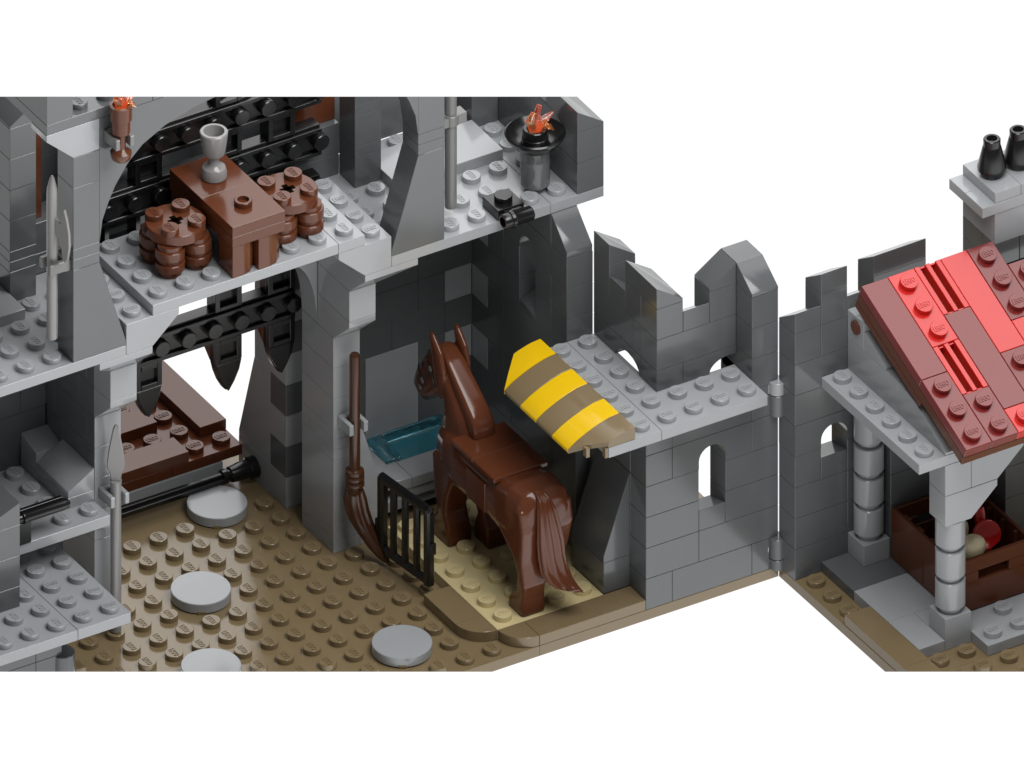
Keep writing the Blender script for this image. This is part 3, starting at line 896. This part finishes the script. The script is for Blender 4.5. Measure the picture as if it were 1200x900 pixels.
g = G(); inmm(g, -.12, 0, -.12, .12, 1.2, 1.7, .03); t.part('hinge_pin', g, 'black')

# pivot block and telescope on the right floor edge
t = T('spyglass', 'black spyglass on a small black plate at the edge of the upper right floor', 'spyglass', (-1.5, 6.2, 12.4))
g = G(); g.box(-2, -1, 6, 7, 12.4, 12.8); g.stud(-1.5, 6.5, 12.8, YM, False); g.box(-1.8, -1.15, 5.75, 6.05, 12.45, 12.75); t.part('mount', g, 'black')
g = G(); g.lathe([(.13, -2.05), (.24, -2.05), (.26, -2.02), (.26, -1.8), (.3, -1.78), (.31, -1.68), (.27, -1.62), (.25, -1.0), (.2, -.95)], (0, 5.6, 12.62), 'x', 24); t.part('tube', g, 'black')
g = G(); g.lathe([(.17, -2.06), (.17, -2.04)], (0, 5.6, 12.62), 'x', 20); t.part('lens', g, 'hole')  # black disc painted for the dark inside of the hollow end
# rod standing on the right floor
t = T('flag_pole', 'grey round pole standing beside the right arch column, held by a clip', 'pole', (-3.2, 7.5, 12.4))
g = G(); px, py = -3.18, 7.0
g.cyl((px, py, 0), .2, 12.8, 20); t.part('pole', g, 'pearl')
g = G(); g.cyl((px, py, 0), .27, 16.05, 16.45); g.box(px, px+.5, py-.2, py+.25, 16.05, 16.45); g.box(px-1.0, px, py-.2, py+.0, 16.05, 16.4); t.part('clip', g, 'pearl')
# pistol on lower left
t = T('pistol', 'black flintlock pistol lying on the lower left floor', 'pistol', (-18.8, 6.9, 6.2))
g = G(); g.lathe([(.1, -21.5), (.16, -21.4), (.16, -19.35), (.22, -19.3), (.22, -19.22), (.2, -19.18), (.2, -17.75), (.17, -17.6), (.08, -17.52)], (0, 7.05, 6.2), 'x', 20); t.part('barrel', g, 'black')
g = G(); g.box(-21.5, -17.7, 7.15, 7.3, 6.1, 6.42); g.box(-20, -19, 6.95, 7.15, 5.2, 6.05); t.part('stock', g, 'black')

# ------------------------------------------------------------------ left stair wing
t = T('stair_wing', 'light grey studded platform with dark grey battlement at the lower left corner', 'wall section', (-20, 5, 0))
g = G(); g.box(-19.1, -17.1, 3.85, 9.75, 3.2, 3.6); g.box(-27, -19.1, 3.85, 9.75, 3.2, 3.6)
for x in (-17.6, -18.6):
    for k in range(6): g.stud(x, 4.35+k, 3.6, 0)
for x in (-19.6, -20.6, -21.6, -22.6):
    for k in range(2 if x < -20 else 6): g.stud(x, 4.35+k, 3.6, YM)
t.part('platform', g, 'lgray')
g = G()
for k, z in enumerate((-.4, .0, 1.2, 2.0)):
    z1 = (0, 1.2, 2.0, 3.2)[k]
    row(g, 'x', 6, 1, z, z1, [-26, -24, -22, -19.4, -18.42])
    row(g, 'y', -19.4, .98, z, z1, [7, 10])
t.part('wall', g, 'dgray')
g = G()
for z0, z1 in ((3.6, 4.4), (4.4, 5.6), (5.6, 6.8)):
    g.box(-21.3, -20, 6, 9, z0, z1); g.box(-26, -21.3, 6, 9, z0, z1) if z1 < 5 else None
t.part('merlon', g, 'dgray')
g = G(); wedge(g, -22, -20, 6, 9, 6.8, 'x1', 0.85, 0.02); t.part('coping', g, 'dgray')
g = G(); g.cyl((-18.3, 6.2, 0), .42, 0.0, 1.15, n=28); t.part('hinge_barrel', g, 'dgray')

# ------------------------------------------------------------------ right wing wall
t = T('curtain_wall', 'dark grey brick wall with arched window and battlements right of the hinge', 'wall', (2, -.5, 0), 'r')
g = G()
for k in range(8):
    z = 1.2*k
    j = [0, 4, 5] if k in (0, 2, 6) else [0, 1, 3, 5]
    if k in (1, 5): j = [0, 2, 5]
    if k == 3: row(g, 'x', -1, 1, z-1.2+1.2, z+1.2, [0, 1]); row(g, 'x', -1, 1, z, z+1.2, [2, 5]); continue
    if k == 4: arch_win(g, 0, 5, -1, 0, 4.8, 6, 1, 2, 5.12); continue
    if k == 2: j = [0, 2, 5]
    row(g, 'x', -1, 1, z, z+1.2, j)
g.box(1, 2, -1, 0, 9.6, 10.8); g.box(3, 5, -1, 0, 9.6, 10.8); row(g, 'x', -1, 1, 0, 9.6, [5, 8])
t.part('wall', g, 'dgray')
g = G(); wedge(g, 1, 2, -1, 0, 3.6, 'y0', 0.84, 0.6); t.part('window_sill', g, 'dgray')
for (x0, x1, z) in ((0, 1, 9.6), (1, 2, 10.8), (2, 3, 9.6), (3, 5, 10.8)):
    g = G(); wedge(g, x0, x1, -1, 0, z, 'y0'); t.part('coping', g, 'dgray')

# ------------------------------------------------------------------ market shed
t = T('market_shed', 'light grey shed on two ringed columns with red tiled roof and chimney', 'shed', (4, -4, 0), 'r')
for cy in (-1.5, -6.5):
    g = G(); g.box(2, 3, cy-.5, cy+.5, 0.0 if cy < -5 else 0.4, 1.2)
    top = 4.8 if cy < -5 else 7.2
    z = 1.2
    while z < top-.1:
        g.lathe([(.37, z), (.38, z+.18), (.475, z+.2), (.495, z+.22), (.495, z+1.175), (.47, z+1.2)], (2.5, cy, 0), n=36); z += 1.2
    t.part('column', g, 'lgray', smooth=20)
g = G(); e = .006
g.prism([(2+e, 4.804), (3, 4.804), (4-e, 5.75), (4-e, 5.996), (2+e, 5.996)], 'y', -6.994, -6.006)
g.box(2, 3, -7, -6, 6, 7.2)
g.prism([(3+e, 6.004), (4, 6.004), (5-e, 6.95), (5-e, 7.196), (3+e, 7.196)], 'y', -6.994, -6.006)
g.box(5, 9, -7, -6, 7.2, 7.6)
t.part('bracket', g, 'lgray')
g = G(); g.box(1, 3, -7, -1, 7.2, 7.6); g.studs([1.5], [-1.5, -2.5, -3.5, -4.5, -5.5, -6.5], 7.6, YM); t.part('eave_plate', g, 'lgray')
g = G()
g.box(2, 3, -4.07, -1, 7.6, 8.8); g.box(2, 3, -2, -1, 8.8, 9.9)
g.prism([(-2.01, 8.804), (-2.01, 9.55), (-3.3, 8.95), (-3.3, 8.804)], 'x', 2.01, 2.99)
g.prism([(-4.08, 7.604), (-4.08, 8.8), (-5.13, 8.62), (-6.99, 7.7), (-6.99, 7.604)], 'x', 2.01, 2.99)
t.part('gable', g, 'lgray', smooth=20)
g = G(); g.lathe([(.25, 1.93), (.25, 2.05)], (0, -1.55, 9.5), 'x', 24); t.part('pin', g, 'brown')
# roof frame of reference: X along the eaves, Y down the slope (negative = down), Z out of the roof
ca, sa = .921, .391
O = Vector((1.9, -2.0, 11.4))
RX = Matrix(((1, 0, 0, O.x), (0, ca, -sa, O.y), (0, sa, ca, O.z), (0, 0, 0, 1)))
def strip(name, col, i, v0, v1, kind):
    g = G()
    x0, x1, y0, y1 = i, i+1, -v1, -v0
    if kind == 'tile': g.box(x0, x1, y0, y1, -.4, 0, .018, .005, RX)
    elif kind == 'stud':
        g.box(x0, x1, y0, y1, -.4, 0, .018, .005, RX)
        for k in range(int(v1-v0)): g.stud(x0+.5, -(v0+k+.5), 0, 0, True, RX)
    else:
        for a, b in ((0, .2), (.41, .59), (.8, 1)): g.box(x0+a, x0+b, y0, y1, -.4, 0, .015, .005, RX)
        g.box(x0, x1, y0, y0+.08, -.3, -.08, .01, .005, RX); g.box(x0, x1, y1-.08, y1, -.3, -.08, .01, .005, RX)
    return g
roof = G(); roof.box(0, 5, -7, 0, -.8, -.41, .018, .005, RX); roof.box(5, 8, -7, -1, -.8, -.41, .018, .005, RX); roof.box(0, 5, -4.3, 0, -1.1, -.81, .018, .005, RX)
roofo = t.part('roof', roof, 'brown')
lay = [(0, 0, 4, 'tile', 'dred'), (0, 4, 7, 'stud', 'dred'), (1, 0, 3, 'stud', 'red'), (1, 3, 5, 'grille', 'red'), (1, 5, 7, 'stud', 'dred'),
       (2, 0, 2, 'grille', 'red'), (2, 2, 6, 'tile', 'dred'), (2, 6, 7, 'stud', 'red'), (3, 0, 4, 'tile', 'red'), (3, 4, 7, 'stud', 'dred'),
       (4, 0, 3, 'stud', 'dred'), (4, 3, 6, 'tile', 'red'), (4, 6, 7, 'tile', 'dred'), (5, 1, 5, 'stud', 'dred'), (5, 5, 7, 'tile', 'red'), (6, 1, 7, 'tile', 'dred')]
for i, v0, v1, kd, col in lay:
    nm = {'tile': 'roof_tile', 'stud': 'studded_tile', 'grille': 'roof_grille'}[kd]
    t.part(nm, strip(nm, col, i, v0, v1, kd), col, parent=roofo)
# chimney
g = G(); g.box(7, 10, -2, 0, 11.2, 12.4); t.part('chimney', g, 'lgray')
g = G()
for z0, z1 in ((6, 7.2), (7.2, 8.4), (8.4, 9.6), (9.6, 10.4), (10.4, 11.2)): g.box(7, 10, -1.2, 0, z0, z1)
for k in range(3): g.box(7+k*.95, 7.93+k*.95, -2, -1.2, 10.3, 11.2)
g.box(7, 10, -2, -1.2, 7, 10.2)
t.part('chimney_base', g, 'dgray')
g = G(); g.box(6.5, 10, -.95, .03, 12.4, 12.8); g.box(6.5, 10, -2.03, -.95, 12.4, 12.8); g.box(7, 8, -2, 0, 12.8, 13.2); g.box(8, 10, -2, 0, 12.8, 13.2); t.part('chimney_cap', g, 'lgray')
lb = ['black cone chimney pot, the whole one left of its twin', 'black cone chimney pot cut off by the right edge of the picture']
for i in (0, 1):
    t2 = T('chimney_pot', lb[i], 'chimney pot', (7.5+i, -1, 13.2), 'r', 'black chimney pots')
    g = G(); g.lathe([(.36, 0), (.38, .04), (.38, .18), (.47, .22), (.48, .34), (.30, 1.12), (.285, 1.14), (.285, 1.38), (.26, 1.41), (.18, 1.41), (.17, 1.2), (0, 1.1)], (7.5+i, -1, 13.2), n=28, closed=False)
    t2.part('pot', g, 'black')
# shed floor
g = G(); g.box(1, 3, -3, -1, 0, .4); g.box(3, 6, -3, -1, 0, .4)
single('floor_slab', g, 'dgray', 'dark grey smooth floor slab under the rear ringed column', 'floor slab', (2, -2, 0), 'r')
g = G(); g.box(1, 3, -5.1, -3, 0, .4); g.box(3, 6, -6, -3, 0, .38); g.box(1, 2, -7, -5.1, 0, .4); g.box(2, 3, -6, -5.1, 0, .4)
single('floor_slab', g, 'lgray', 'light grey smooth floor slabs between the two ringed columns', 'floor slab', (2, -5, 0), 'r')
g = G(); g.box(3, 6, -8, -6, 0, .4); g.studs([3.5, 4.5], [-7.5], .4, 0); g.stud(4.5, -6.5, .4)
single('floor_plate', g, 'lgray', 'light grey studded floor plate in front of the crate', 'floor plate', (4, -7, 0), 'r')
t = T('kerb', 'dark tan smooth kerb strip along the left of the shed floor', 'kerb', (.5, -6, 0), 'r')
g = G(); g.box(0.02, 1, -7.6, -4, 0, .4); g.box(0.02, 1, -12, -7.6, 0, .4); t.part('kerb_stone', g, 'dtan')
g = G(); g.box(3, 6, -2, -1, 0, 4.8)
t = T('rear_wall', 'dark grey wall behind the crate under the shed roof', 'wall', (5, -1.5, 0), 'r')
g = G()
for k in range(6): row(g, 'x', -1.99, .9, 1.2*k, 1.2*k+1.2, [3.03, 4.5+.7*(k % 2), 8])
for k in range(6): row(g, 'x', -3.6, 1, 1.2*k, 1.2*k+1.2, [6.4, 9])
t.part('wall', g, 'dgray')
# crate
t = T('crate', 'reddish brown open crate with handle slot under the red roof', 'crate', (4.5, -4, .4), 'r')
g = G()
b = dict(bv=.02, gap=0)
g.box(3.02, 3.14, -6, -2.05, .42, 2.4, **b); g.box(5.85, 5.98, -6, -2.05, .42, 2.4, **b)
g.box(3.14, 5.85, -2.2, -2.05, .42, 1.5, **b); g.box(3.14, 5.85, -2.2, -2.05, 1.85, 2.4, **b); g.box(3.14, 3.9, -2.2, -2.05, 1.5, 1.85, **b)
g.box(3.14, 5.85, -6, -5.86, .42, 1.5, **b); g.box(3.14, 5.85, -6, -5.86, 1.88, 2.4, **b)
g.box(3.14, 3.9, -6, -5.86, 1.5, 1.88, **b); g.box(5.05, 5.85, -6, -5.86, 1.5, 1.88, **b)
g.box(3.0, 3.03, -3.98, -3.94, .5, 1.5, .005, 0)
t.part('side_walls', g, 'brown')
g = G(); g.box(3.1, 5.9, -5.9, -2.1, .42, .6); t.part('bottom', g, 'brown')
for i, y in enumerate((-2.9, -3.7, -4.5, -5.3)):
    for x in (3.14, 5.7):
        g = G(); g.box(x, x+.15, y, y+.35 if x < 4 else y+.12, .6, 2.34, .02, 0)
        t.part('rib', g, 'brown')
g = G()
def blob(c, r, tw=0):
    secs = []; n = 20
    for i in range(1, 14):
        a = math.pi*i/14; z = -math.cos(a)
        rr = math.sin(a)
        secs.append([(c[0]+r[0]*rr*math.cos(2*math.pi*k/n)*(1+.12*z), c[1]+r[1]*rr*math.sin(2*math.pi*k/n), c[2]+r[2]*z) for k in range(n)])
    return secs
g.loft(blob((4.02, -5.25, 2.3), (.56, .46, .42))); single('loaf', g, 'cream', 'larger cream bread roll at the front of the crate', 'bread', (4.0, -5.25, 1.82), 'r', smooth=80)
g = G(); g.loft(blob((4.3, -4.1, 2.3), (.32, .38, .4))); single('loaf', g, 'cream', 'smaller cream bread roll behind the front column, deeper in the crate', 'bread', (4.28, -4.05, 1.75), 'r', smooth=80)
t = T('scallop', 'red fan shaped shell with ribbed rim leaning in the crate', 'shell', (5, -5.0, 1.2), 'r')
P = []
for i in range(29):
    a = math.pi*(-0.25+1.3*i/28); r = .46+(.03 if i % 2 else 0)
    P.append((r*math.cos(a), r*math.sin(a)))
P += [(-.3, -.42), (.0, -.5)]
nz = (FR['r'].to_3x3().inverted() @ (BACK+RIGHT*0.35)).normalized(); nx = Vector((0, 0, 1)).cross(nz).normalized(); ny = nz.cross(nx)
mm = Matrix((nx, -nz, ny)).transposed().to_4x4(); mm.translation = (4.98, -4.75, 2.2)
g = G(); g.prism(P, 'y', -.1, .1, .03, mm); t.part('shell', g, 'red', smooth=50)
t = T('rod', 'red rod leaning at the back of the crate beside the red shell', 'rod', (4.5, -4.4, 1), 'r')
g = G(); g.tube([(5.1, -4.6, 1.2), (5.08, -4.4, 1.8), (5.12, -4.0, 2.75)], .19, 20); t.part('rod', g, 'red')

# ------------------------------------------------------------------ horse
def ring(c, hx, hz, d, n=24, p=2.6):
    """superellipse ring centred at c, half-width hx along x, hz along d (unit vector in yz)"""
    out = []
    for k in range(n):
        a = 2*math.pi*k/n
        ca_, sa_ = math.cos(a), math.sin(a)
        u = hx*math.copysign(abs(ca_)**(2/p), ca_); v = hz*math.copysign(abs(sa_)**(2/p), sa_)
        out.append((c[0]+u, c[1]+d[0]*v, c[2]+d[1]*v))
    return out
t = T('horse', 'reddish brown horse standing in the stall with its tail towards the viewer', 'horse', (-3, 3.6, 0.4))
HX = -3.0
g = G()
g.loft([ring((HX, y, z), hx, hz, (0, 1), 28, p) for y, z, hx, hz, p in
        ((1.12, 4.0, .35, .4, 2), (1.2, 3.95, .72, .75, 2.4), (1.5, 3.95, .97, .98, 3.4), (2.2, 3.88, 1.02, 1.1, 3.8), (2.8, 3.76, 1.0, 1.02, 3.8),
         (3.6, 3.68, .93, .92, 3.6), (4.6, 3.68, .94, .95, 3.6), (5.6, 3.72, .98, 1.05, 3.4), (6.3, 3.75, .95, 1.05, 3), (6.9, 3.75, .78, .95, 2.6), (7.2, 3.7, .45, .6, 2))])
def dd(a): return (math.cos(R(a)), math.sin(R(a)))
def pairs(L, p):
    out = []
    for (ya, za), (yb, zb), hx in L:
        l = math.hypot(yb-ya, zb-za)
        out.append(ring((HX, (ya+yb)/2, (za+zb)/2), hx, l/2, ((yb-ya)/l, (zb-za)/l), 28, p))
    return out
g.loft(pairs([((5.2, 4.3), (7.15, 4.0), .74), ((5.3, 4.8), (7.15, 4.6), .68), ((5.65, 5.35), (7.08, 5.05), .62), ((6.1, 5.75), (7.15, 5.4), .56),
              ((6.55, 6.1), (7.35, 5.75), .52), ((7.05, 6.6), (7.5, 6.3), .44), ((7.4, 6.88), (7.65, 6.75), .3)], 2.7))
g.loft(pairs([((7.5, 7.0), (7.1, 6.1), .3), ((7.78, 7.0), (7.15, 5.8), .46), ((8.15, 6.7), (7.42, 5.42), .5), ((8.65, 6.02), (7.75, 5.02), .48),
              ((9.0, 5.42), (8.1, 4.68), .45), ((9.18, 4.98), (8.42, 4.42), .4), ((9.02, 4.7), (8.65, 4.47), .22)], 3.0))
def leg(x0, x1, P, bv=.07): g.prism(P, 'x', x0, x1, bv)
leg(-3.98, -3.1, [(1.12, .4), (2.1, .4), (2.06, .8), (1.6, 1.25), (1.5, 2.0), (1.85, 2.5), (2.7, 3.1), (2.6, 4.3), (1.3, 4.4), (1.12, 3.6), (1.2, 2.4), (1.05, 1.6), (1.15, 1.1)])
leg(-2.9, -2.02, [(2.3, .4), (3.3, .4), (3.26, .8), (2.8, 1.25), (2.6, 2.0), (2.75, 2.5), (2.9, 3.1), (2.6, 4.3), (1.3, 4.4), (1.15, 3.6), (1.5, 2.4), (1.95, 1.6), (2.25, 1.1)])
leg(-3.95, -3.05, [(5.8, .4), (6.85, .4), (6.9, 1.0), (6.6, 1.5), (6.85, 2.2), (6.95, 3.6), (5.9, 3.6), (5.75, 2.9), (6.05, 2.2), (6.15, 1.6), (5.98, 1.2)])
leg(-2.92, -2.05, [(5.05, .4), (6.05, .4), (6.0, 1.0), (5.8, 1.5), (6.3, 2.2), (6.8, 3.6), (5.7, 3.6), (5.55, 2.9), (5.6, 2.2), (5.35, 1.6), (5.1, 1.2)])
for sx in (-1, 1):   # ears
    secs = []
    cx = HX+sx*.36
    for (y, z, a, b) in ((7.15, 5.35, .07, .1), (7.18, 5.9, .12, .3), (7.25, 6.5, .14, .38), (7.4, 7.05, .13, .34), (7.6, 7.4, .11, .2), (7.73, 7.6, .05, .08)):
        secs.append(ring((cx+sx*.1, y, z), a, b, (1, 0.0), 14, 2))
    g.loft(secs)
tmp = mesh('tmp', g, 'brown')
md = tmp.modifiers.new('r', 'REMESH'); md.mode = 'VOXEL'; md.voxel_size = 0.045
md2 = tmp.modifiers.new('s', 'SMOOTH'); md2.factor = .5; md2.iterations = 3
bpy.context.view_layer.update()
me = bpy.data.meshes.new_from_object(tmp.evaluated_get(bpy.context.evaluated_depsgraph_get()))
bpy.data.objects.remove(tmp)
for v in me.vertices: v.co -= t.loc
me.polygons.foreach_set('use_smooth', [True]*len(me.polygons))
me.set_sharp_from_angle(angle=R(50))
hb = bpy.data.objects.new('body', me); sc.collection.objects.link(hb); hb.parent = t.e
g = G(); g.box(-4.02, -1.98, 2.85, 4.25, 4.66, 4.84, .03, .004); g.box(-4.02, -1.98, 4.25, 5.62, 4.66, 4.84, .03, .004); t.part('saddle', g, 'brown')
g = G(); g.box(-3.96, -3.85, 3.55, 4.75, 3.1, 4.25, .03, 0); t.part('saddle_flap', g, 'brown')
g = G()
g.loft(pairs([((5.08, 4.86), (5.6, 4.85), .42), ((5.1, 5.3), (5.75, 4.95), .42), ((5.4, 5.62), (5.95, 5.2), .42), ((5.85, 5.98), (6.3, 5.5), .40),
              ((6.35, 6.34), (6.7, 5.9), .38), ((6.9, 6.74), (7.15, 6.35), .35), ((7.35, 7.02), (7.45, 6.7), .3), ((7.65, 7.02), (7.65, 6.8), .2)], 4.5))
t.part('mane', g, 'brown', smooth=50)
g = G(); secs = []
n = 56
for (x, y, z, hx, hy) in ((-3.18, 1.5, 4.95, .14, .1), (-3.16, 1.2, 4.8, .22, .16), (-3.14, 1.02, 4.4, .34, .2), (-3.08, .98, 3.8, .42, .2), (-3.02, .98, 3.2, .49, .2), (-2.98, .98, 2.6, .49, .2), (-2.92, .92, 2.1, .5, .2), (-2.82, .75, 1.75, .5, .17), (-2.66, .5, 1.52, .42, .12), (-2.48, .3, 1.45, .28, .08), (-2.34, .18, 1.46, .08, .04)):
    r_ = []
    for k in range(n):
        a = 2*math.pi*k/n
        f = 1+.26*math.cos(9*a+z*1.2)
        r_.append((x+hx*math.cos(a)*(1+.03*math.cos(12*a)), y+hy*math.sin(a)*f*1.1, z+(.0 if z > 1.8 else .1*math.cos(a)*-1)))
    secs.append(r_)
g.loft(secs); t.part('tail', g, 'brown', smooth=60)
from mathutils.bvhtree import BVHTree
bvh = BVHTree.FromPolygons([v.co+t.loc for v in me.vertices], [tuple(p.vertices) for p in me.polygons])
def hp(y, z, off=.0):
    hit = bvh.ray_cast(Vector((-8, y, z)), Vector((1, 0, 0)))[0]
    return ((hit.x if hit else HX-.4)-off, y, z)
def dense(pts, n=6):
    out = []
    for a_, b_ in zip(pts[:-1], pts[1:]):
        out += [(a_[0]+(b_[0]-a_[0])*i/n, a_[1]+(b_[1]-a_[1])*i/n) for i in range(n)]
    return out+[pts[-1]]
g = G()
for pts in (((8.12, 6.62), (7.95, 6.4), (7.74, 6.17), (7.85, 5.9), (8.27, 5.42), (8.43, 5.05)), ((8.75, 5.72), (8.5, 5.55), (8.27, 5.42)), ((7.74, 6.17), (7.62, 5.8), (7.56, 5.55)), ((7.74, 6.17), (7.6, 6.35))):
    g.tube([hp(y, z, .008) for y, z in dense(pts)], .032, 8)
t.part('bridle', g, 'black')
g = G(); g.loft(blob(hp(8.3, 5.98, .0), (.03, .09, .15))); t.part('eye', g, 'black', smooth=80)
g = G(); g.loft(blob(hp(8.33, 6.04, .03), (.012, .035, .05))); t.part('eye_glint', g, 'eye', smooth=80)
for y, z in ((7.74, 6.17), (8.27, 5.4), (8.45, 5.02)):
    g = G(); g.loft(blob(hp(y, z, .03), (.03, .1, .12))); t.part('bridle_ring', g, 'pearl', smooth=80)

# ------------------------------------------------------------------ the model ends where the photograph's picture ends (top and bottom)
bpy.context.view_layer.update()
HI, LO = (715.4-113.2)/S, (715.4-787.2)/S
for o in [o for o in sc.objects if o.type == 'MESH']:
    mw = o.matrix_world
    hs = [(mw @ v.co).dot(UP) for v in o.data.vertices]
    if not hs: continue
    if max(hs) <= HI and min(hs) >= LO: continue
    if min(hs) >= HI or max(hs) <= LO:
        bpy.data.objects.remove(o); continue
    bm = bmesh.new(); bm.from_mesh(o.data); bm.transform(mw)
    for lim, sg in ((HI, 1), (LO, -1)):
        res = bmesh.ops.bisect_plane(bm, geom=bm.verts[:]+bm.edges[:]+bm.faces[:], dist=1e-5, plane_co=UP*lim, plane_no=UP*sg, clear_outer=True)
        cut = [e for e in res['geom_cut'] if isinstance(e, bmesh.types.BMEdge)]
        if cut: bmesh.ops.holes_fill(bm, edges=cut, sides=0)
    bm.transform(mw.inverted())
    bm.to_mesh(o.data); bm.free(); o.data.update()
    o.data.set_sharp_from_angle(angle=R(32))
